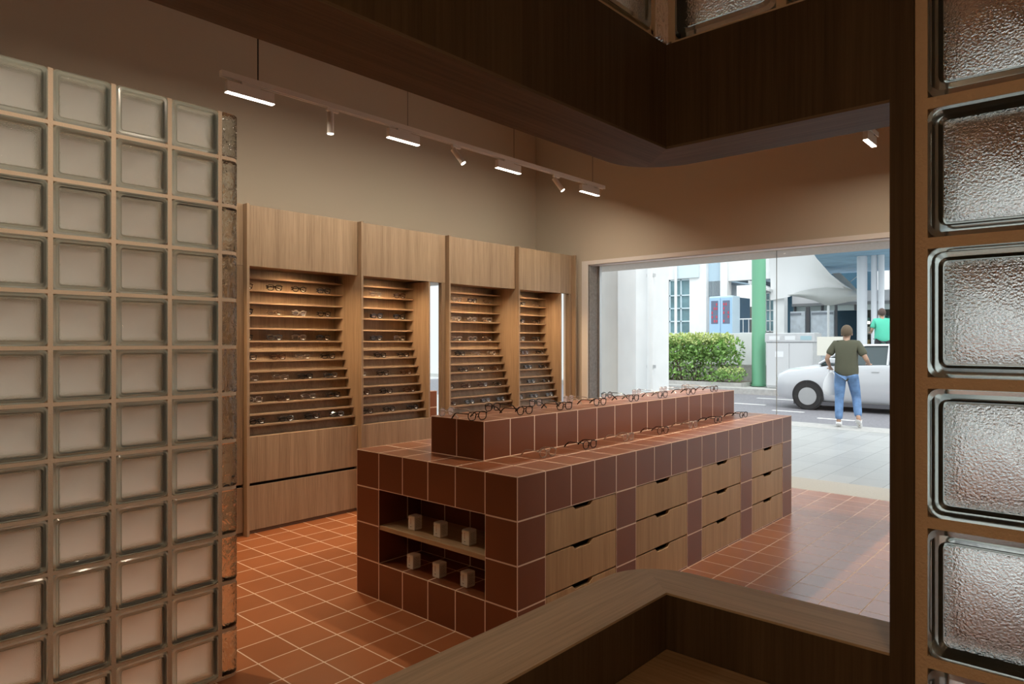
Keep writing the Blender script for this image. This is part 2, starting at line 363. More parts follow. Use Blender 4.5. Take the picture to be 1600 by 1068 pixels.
# ------------------------------------------------------------------ glasses
acet = {}
def gm(kind):
    if kind not in acet:
        acet['black'] = plain('black_acetate', (0.008, 0.007, 0.007), 0.15)
        acet['brown'] = plain('tortoise_acetate', (0.07, 0.025, 0.010), 0.15, noise=.6, nscale=90)
        acet['grey'] = plain('smoke_acetate', (0.06, 0.065, 0.07), 0.2)
        acet['silver'] = plain('silver_metal', (0.75, 0.75, 0.74), 0.2, metal=1)
        acet['gold'] = plain('pale_gold_metal', (0.75, 0.62, 0.45), 0.2, metal=1)
        acet['clear'] = plain('clear_acetate', (0.86, 0.78, 0.70), 0.08)
        b = acet['clear'].node_tree.nodes['Principled BSDF']; b.inputs['Transmission Weight'].default_value = .75; b.inputs['IOR'].default_value = 1.35
    return acet[kind]
lens_m = pane_mat('spectacle_lens', (0.97, 0.97, 0.97), 1.6)
tagm = plain('pale_lens_patch', (0.8, 0.8, 0.78), 0.3)
cache = {}
def lens_outline(shape, cy, n=22):
    pts = []
    for i in range(n):
        a = 2*PI*i/n; c, s_ = math.cos(a), math.sin(a)
        ex = {'round': 1.0, 'square': 0.55, 'panto': 0.75}[shape]
        y = math.copysign(abs(c)**ex, c)*.0255; z = math.copysign(abs(s_)**ex, s_)*.0215
        if shape != 'round' and z < 0: y *= 1-.14*(-z/.0215)
        pts.append((0.0, cy+y, .0235+z))
    return pts
def glasses(kind, shape, folded, fancy=True):
    """local frame: lenses face +x, arms go to -x"""
    key = (kind, shape, folded)
    if key in cache: return cache[key]
    mt = gm(kind); r = .0013 if kind in ('silver', 'gold') else .0025
    seg = 20 if not folded else 14
    parts = []
    m = MB()
    for sgn in (-1, 1):
        m.tube(lens_outline(shape, sgn*.034, seg), r, 6, closed=True)
        m.tube([(0, sgn*.0585, .036), (-.001, sgn*.064, .0375), (-.006, sgn*.0685, .0375)], r*1.15, 6)
    m.tube([(0, -.0095, .030), (.001, 0, .033), (0, .0095, .030)], r*1.1, 6)
    for sgn in (-1, 1): m.tube([(-.001, sgn*.009, .026), (-.006, sgn*.0075, .020), (-.006, sgn*.009, .014)], r*.8, 5)
    parts.append(('front_frame', m, mt))
    for sgn in (-1, 1):
        m = MB(); pts = lens_outline(shape, sgn*.034, seg)
        m.add(pts, [tuple(range(len(pts)))]); parts.append(('lens', m, lens_m))
        m = MB()
        if folded:
            zz = .034 + .004*sgn; xx = -.010 - .004*(sgn+1)
            m.tube([(-.006, sgn*.0685, .0375), (xx, sgn*.066, zz), (xx-.002, sgn*.0, zz-.003), (xx-.001, -sgn*.030, zz-.006), (xx, -sgn*.060, zz-.022)], [r*1.1, r*1.1, r*1.1, r*1.2, r*1.5], 6)
        else:
            m.tube([(-.006, sgn*.0685, .0375), (-.03, sgn*.069, .037), (-.085, sgn*.067, .0355), (-.102, sgn*.0655, .031), (-.122, sgn*.063, .016), (-.136, sgn*.061, .0035)],
                   [r*1.1, r*1.1, r*1.1, r*1.3, r*1.6, r*1.5], 6)
        parts.append(('temple', m, mt))
    if folded:
        m = MB(); m.box(.0008, .0012, .034-.010, .034+.012, .006, .0125); parts.append(('lens_patch', m, tagm))  # small pale patch on one lens
    cache[key] = [(n_, q.build(n_, mm, None, smooth=60), mm) for n_, q, mm in parts]
    for _, ob, _ in cache[key]: COL.objects.unlink(ob)
    return cache[key]
def place_glasses(kind, shape, folded, loc, rot, label, group):
    root = thing('eyeglasses', label, 'glasses', loc, 0, group); root.rotation_euler = rot
    for n_, ob, _ in glasses(kind, shape, folded):
        c = ob.copy(); c.name = n_; c.parent = root; COL.objects.link(c)
    return root
words_k = {'black': 'black', 'brown': 'tortoiseshell brown', 'grey': 'smoky grey', 'silver': 'thin silver wire', 'gold': 'thin pale gold wire', 'clear': 'clear transparent'}
ordn = ['first', 'second', 'third', 'fourth', 'fifth', 'sixth', 'seventh', 'eighth', 'ninth', 'tenth']
# near row on the tier, arms towards the wall
near = [(.198, 'black', 'panto', .0), (.571, 'black', 'panto', .06), (.93, 'black', 'square', -.05), (1.30, 'black', 'panto', .04), (1.70, 'black', 'panto', .1), (2.09, 'black', 'square', .05), (2.52, 'black', 'panto', .0), (2.92, 'brown', 'panto', .08)]
for i, (y, k, sh, rz) in enumerate(near):
    place_glasses(k, sh, False, (-.445, y, 1.0015), (0, 0, rz-.12), '%s eyeglasses, %s from the niche end on the drawer side of raised tier' % (words_k[k], ordn[i]), 'glasses on the raised tier')
far = [(.235, 'clear', 'round', .1), (.60, 'black', 'square', -.05), (.99, 'grey', 'square', 0), (1.33, 'clear', 'square', .1), (1.78, 'black', 'round', -.08), (2.18, 'silver', 'square', .0), (2.58, 'silver', 'square', .05), (2.95, 'clear', 'panto', 0)]
for i, (y, k, sh, rz) in enumerate(far):
    place_glasses(k, sh, False, (-.715, y, 1.0015), (0, 0, PI+rz), '%s eyeglasses, %s from the niche end on the cabinet side of raised tier' % (words_k[k], ordn[i]), 'glasses on the raised tier')
ledge = [(.498, 'clear', 'round'), (.876, 'black', 'panto'), (1.28, 'clear', 'square'), (1.70, 'brown', 'panto'), (2.12, 'clear', 'square'), (2.52, 'black', 'panto'), (2.98, 'black', 'round')]
for i, (y, k, sh) in enumerate(ledge):
    place_glasses(k, sh, False, (-.225, y, .8015), (0, 0, -.1+.05*(i % 3)), '%s eyeglasses, %s from the niche end on the lower ledge above the drawers' % (words_k[k], ordn[i]), 'glasses on the lower ledge')
for i, y in enumerate((.75, 1.6, 2.4)):
    pass
# pairs on the cabinet shelves
rng = random.Random(5)
bayname = {0: 'first', 1: 'second', 2: 'third', 3: 'fourth'}
rows = [(1, 'top'), (3, 'second'), (5, 'third'), (7, 'fourth'), (9, 'fifth'), (11, 'sixth'), (13, 'lowest')]
for k in range(4):
    y0 = 0.11+.99*k
    ys = [.135, .375, .60, .825] if k in (0, 2) else [.13, .375, .64]
    for si, rown in rows:
        z = SHZ[si]; x = SHX[si]; up = si <= 5
        bx = back_x(z+.02)
        for j, yy in enumerate(ys):
            kind = rng.choice(['black', 'black', 'black', 'grey', 'brown', 'silver', 'gold', 'clear']) if si != 13 else ('black' if k < 2 else rng.choice(['brown', 'black', 'grey']))
            if k == 2 and up: kind = rng.choice(['silver', 'clear', 'gold', 'black'])
            sh = rng.choice(['round', 'square', 'panto'])
            tilt = 0.06 if up else -0.33
            xx = x-.03 if up else x-.014
            lab = '%s eyeglasses, %s from left, %s shelf row, %s cabinet from screen' % (words_k[kind], ordn[j], rown, bayname[k])
            place_glasses(kind, sh, True, (xx, y0+yy+rng.uniform(-.006, .006), z+.0022), (0, tilt if up else tilt, rng.uniform(-.05, .05)), lab, 'glasses on the cabinet shelves')

# ------------------------------------------------------------------ cleaner boxes in the niche
card = plain('cream_card', (0.90, 0.86, 0.78), 0.7); ink = plain('black_ink', (0.03, 0.03, 0.03), 0.6); red = plain('red_ink', (0.5, 0.03, 0.03), 0.6); greyink = plain('brown_ink', (0.30, 0.22, 0.17), 0.7)
def small_box():
    t = thing('cleaner_box', '', 'box', (0, 0, 0))
    a, b, h, c = .0275, .029, .074, .006
    m = MB()
    o8 = lambda d: [(-a+c-0, -b+d*0), ]
    def ring(ax, ay, z, ch): return [(-ax, -ay+ch, z), (-ax+ch, -ay, z), (ax-.001, -ay, z), (ax, -ay+.001, z), (ax, ay-ch, z), (ax-ch, ay, z), (-ax+ch, ay, z), (-ax, ay-ch, z)]
    m.rings([ring(a-.003, b-.003, 0, c), ring(a, b, .004, c), ring(a, b, h-.004, c), ring(a-.004, b-.004, h, c)])
    m.build('carton', card, t, local=True)
    q = MB()
    # smile mark
    pts = [(-.0125+.0135*(i/8)*1.0, -.0000) for i in range(9)]
    arc = []
    for i in range(9):
        s_ = i/8*2-1; arc.append((-.002+.0062*s_, .0185+.0035*s_*s_))
    low = [(-.002+.0062*(i/8*2-1), .0185-.003*(1-(i/8*2-1)**2)+.0035*(i/8*2-1)**2) for i in range(9)][::-1]
    q.prism(arc+low[1:-1], -b-.0003, -b+.0002, axis='y'); q.build('smile_mark', ink, t, local=True)
    q = MB(); q.prism([(-.0205+.0024*math.cos(2*PI*i/12), .0555+.0024*math.sin(2*PI*i/12)) for i in range(12)], -b-.0003, -b+.0002, axis='y'); q.build('red_dot', red, t, local=True)
    q = MB()
    for i in range(7):
        z = .058-.0045*i
        q.box(-.0055, -.0025, -b-.0003, -b+.0002, z, z+.0026); q.box(-.0005, .0015, -b-.0003, -b+.0002, z, z+.0022)
    q.build('vertical_lettering', plain('ochre_ink', (.42, .20, .12), .7), t, local=True)
    q = MB()
    for i in range(11):
        z = .060-.0045*i; L_ = (.021, .018, .024, .016)[i % 4]
        q.box(a-.0002, a+.0003, -.020, -.020+L_*1.7, z, z+.0011)
    q.build('small_print', greyink, t, local=True)
    return t
proto = small_box()
spots = [(-.768-.0275, .4075, 'upper'), (-.567-.0275, .4075, 'upper'), (-.361-.0275, .4075, 'upper'), (-.779-.0275, .2, 'lower'), (-.576-.0275, .2, 'lower'), (-.371-.0275, .2, 'lower')]
pos3 = ['left', 'middle', 'right']
for i, (x, z, lv) in enumerate(spots):
    t = proto if i == 0 else copy_tree(proto)
    t.location = (x, .052+.031, z+.0005); t.rotation_euler = (0, 0, [.03, -.02, .02, 0, .03, -.02][i])
    t['label'] = 'small cream carton with smile mark, %s of three %s' % (pos3[i % 3], 'on the oak shelf' if lv == 'upper' else 'under the oak shelf')
    t['group'] = 'small cartons in the island niche'

# ------------------------------------------------------------------ glass block masonry
def rrect(hw, hh, r, y, n=4):
    pts = []
    for cx_, cz_, a0 in ((hw-r, hh-r, 0), (-hw+r, hh-r, PI/2), (-hw+r, -hh+r, PI), (hw-r, -hh+r, 1.5*PI)):
        for i in range(n+1):
            a = a0+PI/2*i/n; pts.append((cx_+r*math.cos(a), y, cz_+r*math.sin(a)))
    return pts
pane_b = glassmat('pebbled_glass_rear_face', (0.97, 0.97, 0.94), 0.12, 1.40, bump=.5, bscale=200, milk=0.06, dist=.0008)
pane_s = glassmat('frosted_glass_rear_face', (0.97, 0.97, 0.94), 0.25, 1.40, bump=.4, bscale=200, milk=0.62, milk_col=(.86, .92, .93))
rim_s = glassmat('screen_block_rim', (0.80, 0.86, 0.80), 0.14, 1.48, milk=.45, milk_col=(.60, .63, .57))
def block_mesh(hw, hh, rear=None, rim=None):
    m = MB(); d = .04
    L_ = [(hw-.020, hh-.020, .008, -d+.007), (hw-.0165, hh-.0165, .010, -d+.0045), (hw-.014, hh-.014, .012, -d+.0005), (hw-.006, hh-.006, .013, -d), (hw, hh, .015, -d+.005)]
    R_ = [rrect(*q) for q in L_]; Rb = [[(x, -y, z) for x, y, z in r] for r in R_][::-1]
    m.rings(R_+Rb, cap=False)
    n = len(R_[0]); 
    m.add(R_[0], [tuple(range(n))], 1); m.add([(x, -y, z) for x, y, z in R_[0]], [tuple(range(n))], 2)
    ob = m.build('glass_block', [rim or rim_g, pane_g, rear or pane_b], None, smooth=35); me = ob.data; bpy.data.objects.remove(ob); return me
def put_block(me, loc, rz, parent):
    o = bpy.data.objects.new('glass_block', me); COL.objects.link(o); o.parent = parent
    o.location = Vector(loc)-Vector(parent.location); o.rotation_euler = (0, 0, rz); return o
# --- left screen: face at X=-.77, rows .1965 high, rounded end
scr = thing('glass_block_screen', 'freestanding glass block screen with rounded end at the left, sandy joints', 'partition', (-.81, -1.8, 0))
PH = .1965; Z0 = .012
meL = block_mesh(.092, (PH-.014)/2, pane_s, rim_s)
ycols = [-1.0805-.2*i for i in range(8)]
m = MB()
yE0, yLast = -.9725, -1.0805-.2*7-.1
for r_ in range(12):
    zc = Z0+PH*r_+(PH-.014)/2
    for y in ycols: put_block(meL, (-.81, y, zc), PI/2, scr)
mz = [Z0-.012]+[Z0+PH*r_+(PH-.014) for r_ in range(11)]
for i, z in enumerate(mz):
    z1 = z+(.012 if i == 0 else .014)
    m.box(-.845, -.775, yLast, yE0-.008, z, z1)
    pl = [(-.846, yE0-.008), (-.774, yE0-.008)] + [(-.81+.036*math.cos(a), yE0+.030+.044*math.sin(a)) for a in [PI*j/12 for j in range(13)]]
    m.prism(pl, z, z1)
for i, z in enumerate(mz):
    z0 = z+(.012 if i == 0 else .014); z1 = z0+PH-.014
    for y in [c+.1 for c in ycols]+[yLast]:
        m.box(-.845, -.775, y-.008, y+.008, z0, z1)
m.build('mortar_joints', mortar, scr)
for r_ in range(12):
    zb = Z0+PH*r_; q = MB()
    def prof(k): return [(-.81-.039+k, yE0+k), (-.81+.039-k, yE0+k)] + [(-.81+(.039-k)*math.cos(a), yE0+.030+(.047-k)*math.sin(a)) for a in [PI*j/14 for j in range(15)]]
    p0, p1 = prof(.004), prof(0)
    q.rings([[(x, y, zb) for x, y in p0], [(x, y, zb+.004) for x, y in p1], [(x, y, zb+PH-.018) for x, y in p1], [(x, y, zb+PH-.014) for x, y in p0]])
    q.build('end_block', wavy_g, scr, smooth=40)['label'] = 'rounded clear wavy end block'

wdk = wood('oak_dark_vertical', 'z', (0.070, 0.045, 0.025), (0.135, 0.090, 0.052))  # darker oak for parapet, header and jamb
# --- booth around the camera
BX0, BX1, BY0, BY1 = 1.258, 1.384, -1.166, -1.046
SZ, HZ0, HZ1 = .944, 1.754, 1.945
YBE = YB+.002
def L_poly(rad, xr, yl):
    pts = [(BX1, yl), (BX1, BY0), (xr, BY0), (xr, BY1)]
    cx_, cy_ = BX0+rad, BY1-rad
    pts += [(cx_+rad*math.cos(a), cy_+rad*math.sin(a)) for a in [PI/2+PI/2*i/12 for i in range(13)]]
    pts += [(BX0, yl)]
    return pts
booth = thing('glass_block_booth', 'oak framed glass block booth corner in the foreground, with an open cutout', 'booth', (BX0, BY1, 0))
JB = 1.751
MB().prism(L_poly(.115, JB, YBE), 0, SZ-.004).build('parapet', wdk, booth)
# sill in two mitred boards
rad = .118; cx_, cy_ = BX0-.003+rad, BY1+.003-rad
arc = [(cx_+rad*math.cos(a), cy_+rad*math.sin(a)) for a in [PI/2+PI/2*i/16 for i in range(17)]]
mid = 8
polyR = [(BX1+.001, BY0-.001), (JB-.0005, BY0-.001), (JB-.0005, BY1+.003)] + arc[:mid+1]
polyL = [(BX1+.001, BY0-.001)] + arc[mid:] + [(BX0-.003, YBE), (BX1+.001, YBE)]
MB().prism(polyR, SZ-.004, SZ).build('sill_board', wsx, booth); MB().prism(polyL, SZ-.004, SZ).build('sill_board', wsy, booth)
# header
MB().prism(L_poly(.115, JB, YBE), HZ0+.004, HZ1).build('header', wdk, booth)
MB().prism(polyR, HZ0, HZ0+.0045).build('soffit_board', wood('oak_dark_x', 'x', (0.12, 0.08, 0.05), (0.24, 0.17, 0.11)), booth); MB().prism(polyL, HZ0, HZ0+.0045).build('soffit_board', wood('oak_dark_y', 'y', (0.12, 0.08, 0.05), (0.24, 0.17, 0.11)), booth)  # soffit oak, paler than the header
B(JB, 1.7815, BY0-.001, BY1, 0, HZ1).build('jamb', wdk, booth)
meB = block_mesh(.092, .092)
bl = MB()
GY0, GY1 = -1.164, -1.084; gyc = (GY0+GY1)/2
XE = 1.79+.2*6+.2
cols = [1.890+.2*i for i in range(7)]
zr = [.143+.2*i for i in range(11)]
B(1.7825, XR-.002, BY0-.001, BY1, 0, .134).build('base_kerb', wz, booth)
for zi, z in enumerate(zr):
    for x in cols:
        if x+.1 > XR: continue
        put_block(meB, (x, gyc, z+.1), 0, booth)
for z in (1.943, 2.143):
    for x in (1.69, 1.49): put_block(meB, (x, gyc, z+.1), 0, booth)
    for i in range(10): put_block(meB, (1.344, -1.306-.2*i, z+.1), PI/2, booth)
d0, d1 = GY0+.004, GY1-.004
for i, z in enumerate(zr+[2.343]):
    x0 = 1.7825 if z < 1.9 else 1.391
    bl.box(x0, XR-.002, d0, d1, z-.008, z+.008)
for i, z in enumerate(zr):
    xs = [c-.1 for c in cols if c+.1 <= XR+.2] + ([1.59] if z > 1.9 else [])
    for x in xs:
        x0 = max(x-.008, 1.7825 if z < 1.9 else 0)
        if x+.008 < XR: bl.box(x0, x+.008, d0, d1, z+.008, z+.192)
for z in (1.951, 2.143, 2.343):
    bl.box(1.308, 1.380, YBE, -1.2055, z-.006, z+.008)
for z in (1.943, 2.143):
    for i in range(11): bl.box(1.308, 1.380, -1.2135-.2*i, -1.1985-.2*i, z+.0085, z+.1915)
for z in (1.943, 2.143): bl.box(1.3845, 1.398, d0, d1, z+.008, z+.192)
bl.build('mortar_joints', mortar, booth)
for z in (1.951, 2.151):
    q = MB(); cr = .075
    def pf(k): return [(1.3835-k, -1.198+k), (1.3835-k, GY1-k)] + [(1.384-cr*.0-.080+cr+(cr-k)*math.cos(a), GY1-cr+(cr-k)*math.sin(a)) for a in [PI/2+PI/2*j/8 for j in range(9)]] + [(1.304+k, -1.198+k)]
    q.rings([[(x, y, z+zz) for x, y in pf(k)] for zz, k in ((0, .003), (.004, 0), (.180, 0), (.184, .003))])
    q.build('corner_block', wavy_g, booth, smooth=40)['label'] = 'clear wavy glass corner block'
MB().prism(L_poly(.115, XR-.002, YBE), 2.352, 2.40).build('top_board', wz, booth)
bt = thing('booth_downlight', 'small round downlight in the booth ceiling behind the camera', 'ceiling light', (2.45, -2.7, 2.35))
MB().cyl((2.45, -2.7, 2.351), (2.45, -2.7, 2.343), .05, n=24).build('ring', white_metal, bt)
MB().cyl((2.45, -2.7, 2.343), (2.45, -2.7, 2.341), .04, n=24).build('diffuser', lamp_on, bt)
lamp('booth_lamp', 'AREA', (2.45, -2.7, 2.335), 6, WARM, bt, size=.08, direction=(0, 0, -1))
# counter inside the booth
desk = thing('counter', 'oak counter inside the booth, just below the cutout sill', 'counter', (2.0, -1.4, 0))
B(BX1+.002, XR-.01, -1.66, BY0-.003, .817, .842).build('counter_top', wood('oak_counter', 'x', (0.30, 0.19, 0.10), (0.5, 0.34, 0.2)), desk, bevel=.001)
B(BX1+.002, XR-.01, -1.60, -1.58, 0, .8165).build('front_panel', wz, desk)
B(BX1+.002, BX1+.02, -1.579, BY0-.003, 0, .8165).build('side_panel', wz, desk)
struct('ceiling_booth_added', B(BX0, XR, YB, BY1, 2.401, 2.45), wz)  # unseen lid added to keep the booth dark

# ------------------------------------------------------------------ track lights
TZ = 2.965
def aim_rot(d): return Vector(d).to_track_quat('-Z', 'Y').to_euler()
def linear_head(y0, y1, tx, label, group, e=9.0, tilt=-.40):
    t = thing('linear_track_light', label, 'track light', (tx, (y0+y1)/2, TZ-.017), 0, group)
    zb = 2.862
    B(tx-.017, tx+.017, y0, y1, zb+.004, TZ-.034).build('housing', white_metal, t, bevel=.002)
    B(tx-.012, tx+.012, (y0+y1)/2-.06, (y0+y1)/2+.06, TZ-.0335, TZ-.018).build('track_adapter', white_metal, t)
    B(tx-.0165, tx+.0165, y0+.001, y1-.001, zb, zb+.0035).build('diffuser', lamp_on, t)
    lamp('linear_lamp', 'AREA', (tx, (y0+y1)/2, zb-.003), e, NEUT, t, size=.03, size_y=y1-y0, direction=(tilt, 0, -1))
    return t
def spot_head(y, tx, d, label, group, e=60, length=.12, ang=1.1):
    t = thing('spot_track_light', label, 'track light', (tx, y, TZ-.017), 0, group)
    d = Vector(d).normalized(); p = Vector((tx, y, TZ-.065))
    B(tx-.010, tx+.010, y-.03, y+.06, TZ-.038, TZ-.018).build('track_adapter', white_metal, t)
    MB().cyl((tx, y, TZ-.038), (tx, y, TZ-.07), .006, n=10).build('stem', white_metal, t, smooth=40)
    q0 = p - d*.02; q1 = p + d*length
    MB().cyl(q0, q1, .022, n=24).build('barrel', white_metal, t, smooth=40)
    MB().cyl(q1 - d*.001, q1 + d*.003, .0195, n=24).build('lit_lens', lamp_on, t, smooth=40)
    lamp('spot_lamp', 'SPOT', q1 + d*.006, e, NEUT, t, size=.015, direction=d, spot=ang, blend=.8)
    return t
def track(tx, y0, y1, wires, label, wl):
    t = thing('lighting_track', label, 'track', (tx, (y0+y1)/2, TZ))
    m = MB(); m.box(tx-.017, tx+.017, y0, y1, TZ-.004, TZ+.016); m.box(tx-.017, tx-.009, y0, y1, TZ-.017, TZ-.004); m.box(tx+.009, tx+.017, y0, y1, TZ-.017, TZ-.004)
    m.build('rail', white_metal, t)
    B(tx-.0085, tx+.0085, y0+.01, y1-.01, TZ-.006, TZ-.0042).build('dark_groove', dark_metal, t)
    for i, y in enumerate(wires):
        MB().cyl((tx, y, TZ+.016), (tx, y, ZC), .0045 if i == 0 and wl else .002, n=8).build('suspension_wire', dark_metal, t)
    return t
track(-1.9, -.45, 3.50, [-.219, .947, 2.124, 3.301], 'white lighting track hung on thin wires in front of the oak cabinets', True)
LG = 'heads on the track by the cabinets'
for i, (a, b) in enumerate([(-.417, -.118), (.765, 1.05), (1.905, 2.20), (3.10, 3.40)]):
    linear_head(a, b, -1.9, 'white bar light with lit underside, %s bar from the left on the cabinet track' % ordn[i], LG)
spot_head(.29, -1.9, (0, 0, -1), 'white cylinder spotlight hanging straight down, leftmost spot on the cabinet track', LG)
spot_head(1.42, -1.9, (.45, .30, -.75), 'white cylinder spotlight tilted towards the island, middle spot on the cabinet track', LG, e=210)
spot_head(2.70, -1.9, (.45, .30, -.75), 'white cylinder spotlight tilted towards the window, rightmost spot on the cabinet track', LG, e=180)
track(.63, -2.0, 3.40, [-1.2, .2, 1.6, 3.0], 'white lighting track over the aisle, seen under the booth header at right', False)
linear_head(3.10, 3.34, .63, 'white bar light with lit underside, alone near the top of the shop window', 'heads on the aisle track', tilt=0)
spot_head(.9, .63, (-.48, -.05, -1), 'added unseen white spotlight to brighten the near part of the island top', 'heads on the aisle track', e=100)  # unseen head added to light the island top
spot_head(2.1, .63, (-.45, .1, -1), 'added unseen white spotlight to brighten the far part of the island top', 'heads on the aisle track', e=100)  # second unseen head, added for the island's far half
spot_head(-.75, .63, (-1.3, -.45, -1.1), 'added unseen white spotlight to brighten the glass block screen, beside the booth', 'heads on the aisle track', e=26, ang=1.3)  # unseen head added to brighten the aisle face of the screen
spot_head(-1.6, .63, (-1.3, -.25, -1.1), 'added unseen white spotlight to brighten the screen, nearest the back wall', 'heads on the aisle track', e=26, ang=1.3)  # also added out of view to brighten the screen
for i, (x, y) in enumerate(((-2.3, -1.45), (-2.3, -2.5))):  # unseen spots added to light the glass screen from behind
    t = thing('added_backlight', ('added unseen ceiling backlight for the screen, above the cabinets', 'added unseen ceiling backlight for the screen, nearest the back left corner')[i], 'ceiling light', (x, y, ZC), 0, 'added ceiling backlights')
    MB().cyl((x, y, ZC-.001), (x, y, ZC-.03), .07, n=28).build('housing', white_metal, t)
    MB().cyl((x, y, ZC-.03), (x, y, ZC-.032), .055, n=28).build('diffuser', lamp_on, t)
    lamp('added_back_lamp', 'SPOT', (x, y, ZC-.05), 190, NEUT, t, size=.05, direction=(1.45, 0, -3.0), spot=.85, blend=.9)
#OUTDOOR#
# ------------------------------------------------------------------ outside: pavement, road, planting
white_r = plain('white_render', (0.78, 0.79, 0.79), 0.8, noise=.04, nscale=3)
grey_r = plain('pale_grey_render', (0.60, 0.61, 0.61), 0.8, noise=.06, nscale=4)
struct('ground_pavement', B(-30, 14, 4.98, 9.36, -0.15, -0.002), tile_mat('pale_paving', .3, .003, (0.36, 0.36, 0.35), (0.45, 0.45, 0.435), (0.25, 0.25, 0.25), rough=.35, pitch_y=.6))
kerbm = plain('kerb_concrete', (0.42, 0.41, 0.39), 0.85, noise=.12, nscale=12)
struct('ground_kerb', B(-30, 14, 9.36, 10.02, -0.15, 0.0), kerbm)
struct('ground_road', B(-30, 14, 10.02, 17.45, -0.25, -0.15), plain('asphalt', (0.19, 0.185, 0.20), 0.75, noise=.2, nscale=25))
struct('ground_far_kerb', B(-30, 14, 17.45, 18.1, -0.15, 0.02), kerbm)
struct('ground_far', B(-40, 20, 18.1, 60, -0.15, 0.0), plain('far_paving', (0.5, 0.5, 0.48), 0.8, noise=.1, nscale=5))
rm = plain('road_paint', (0.75, 0.75, 0.72), 0.7)
for i, (x0, x1, y) in enumerate(((-5.3, -4.5, 14.35), (-3.9, -3.2, 13.2), (-5.5, -3.7, 16.3), (-2.6, -1.9, 12.2))):
    tag(B(x0, x1, y, y+.11, -0.1499, -0.1465).build('road_marking', rm), ['short white painted dash on the road, left of the car', 'white painted dash on the road in front of the car', 'long white painted line on the road beside far kerb', 'white painted dash on the road behind the walking man'][i], 'road marking')
# white side wall and column just outside the shop window
t = thing('white_column', 'broad white column just outside the shop window at its left edge', 'column', (-3.2, 5.5, 0))
B(-3.7, -2.90, 5.3, 5.76, .001, 4.6).build('shaft', white_r, t, bevel=.01); B(-3.72, -2.88, 5.285, 5.78, .001, .09).build('base', grey_r, t)
t = thing('rendered_pillar', 'white rendered pillar with a downpipe, behind the column outside the window', 'column', (-3.4, 7.6, 0))
B(-4.5, -3.36, 7.0, 7.5, .001, 4.8).build('shaft', white_r, t, bevel=.01)
MB().cyl((-3.37, 6.94, .002), (-3.37, 6.94, 4.7), .05, n=16).build('downpipe', white_r, t, smooth=40)
for z in (1.0, 2.4): B(-3.43, -3.31, 6.93, 7.0, z, z+.05).build('pipe_clip', alu, t)
# green column
gt = thing('green_column', 'tall round green painted column beside the clipped bush', 'column', (-6.47, 18.9, .02))
MB().cyl((-6.47, 18.9, .021), (-6.47, 18.9, 6.0), .21, n=32).build('shaft', plain('green_paint', (0.16, 0.42, 0.26), 0.35), gt, smooth=40)
MB().cyl((-6.47, 18.9, .0205), (-6.47, 18.9, .07), .235, n=32).build('foot_ring', plain('green_paint_dark', (0.12, 0.33, 0.20), 0.5), gt, smooth=40)
# planter and bush
pl = thing('planter_bed', 'low planted bed of dark soil along the far kerb', 'planter', (-9.5, 18.9, 0))
B(-13.5, -6.75, 18.12, 20.0, .0005, .10).build('soil', plain('soil', (0.16, 0.13, 0.10), 0.95, noise=.4, nscale=20), pl)
B(-13.5, -6.70, 18.102, 18.118, .0005, .14).build('edging', kerbm, pl); B(-6.745, -6.72, 18.12, 20.0, .0005, .14).build('edging', kerbm, pl)
rb = random.Random(3)
def leaf_cloud(blobs, n, size, zmin=.0):
    m = MB()
    for i in range(n):
        c, r = rb.choice(blobs); 
        while True:
            v = Vector((rb.uniform(-1, 1), rb.uniform(-1, 1), rb.uniform(-1, 1)))
            if v.length <= 1: break
        v = v.normalized()*(v.length**.35)
        p = Vector((c[0]+v.x*r[0], c[1]+v.y*r[1], c[2]+v.z*r[2]))
        if p.z < zmin: continue
        d = (v*.7+Vector((rb.gauss(0, .6), rb.gauss(0, .6), rb.gauss(0.3, .6)))).normalized()
        s = d.cross(Vector((rb.gauss(0, 1), rb.gauss(0, 1), rb.gauss(0, 1)))).normalized()
        L_ = size*rb.uniform(.6, 1.3); W_ = L_*.28; up = d.cross(s)*L_*.08
        m.add([p, p+d*L_*.5+s*W_-up, p+d*L_, p+d*L_*.5-s*W_-up], [(0, 1, 2, 3)])
    return m
leafm = plain('leaf_green', (0.20, 0.36, 0.09), 0.5, noise=.5, nscale=3)
leafy = plain('leaf_young', (0.50, 0.58, 0.22), 0.5, noise=.3, nscale=4)
bark = plain('bark', (0.12, 0.09, 0.07), 0.9)
def bush(name, label, x0, x1, y, h, n, size=.11):
    t = thing(name, label, 'bush', ((x0+x1)/2, y, .1), 0)
    bl_ = []; x = x0
    while x < x1:
        bl_.append(((x, y+rb.uniform(-.1, .1), h*.42), (.5, .55, h*.38))); bl_.append(((x+.2, y+rb.uniform(-.15, .15), h*.72), (.42, .5, h*.24))); x += .33
    leaf_cloud(bl_, n, size, .16).build('foliage', leafm, t)
    top = [((x0+.2+i*(x1-x0-.4)/9, y, h*.93), (.35, .5, h*.11)) for i in range(10)]
    leaf_cloud(top, n//3, size*.9, .3).build('young_shoots', leafy, t)
    m = MB()
    for i in range(int((x1-x0)*9)):
        bx_ = rb.uniform(x0+.1, x1-.1); by_ = y+rb.uniform(-.25, .25); p = Vector((bx_, by_, .1)); pts = [p.copy()]
        for k in range(4): p = p+Vector((rb.uniform(-.16, .16), rb.uniform(-.1, .1), h*.22)); pts.append(p.copy())
        m.tube(pts, [.022, .017, .013, .009, .005], 5)
    m.build('branches', bark, t)
    return t
bush('clipped_bush', 'clipped leafy green bush in the bed, left of the green column', -9.9, -7.35, 18.9, 1.60, 5000, .12)
bush('small_shrub', 'small low shrub at the foot of the clipped bush', -7.35, -7.05, 18.45, .55, 500, .09)
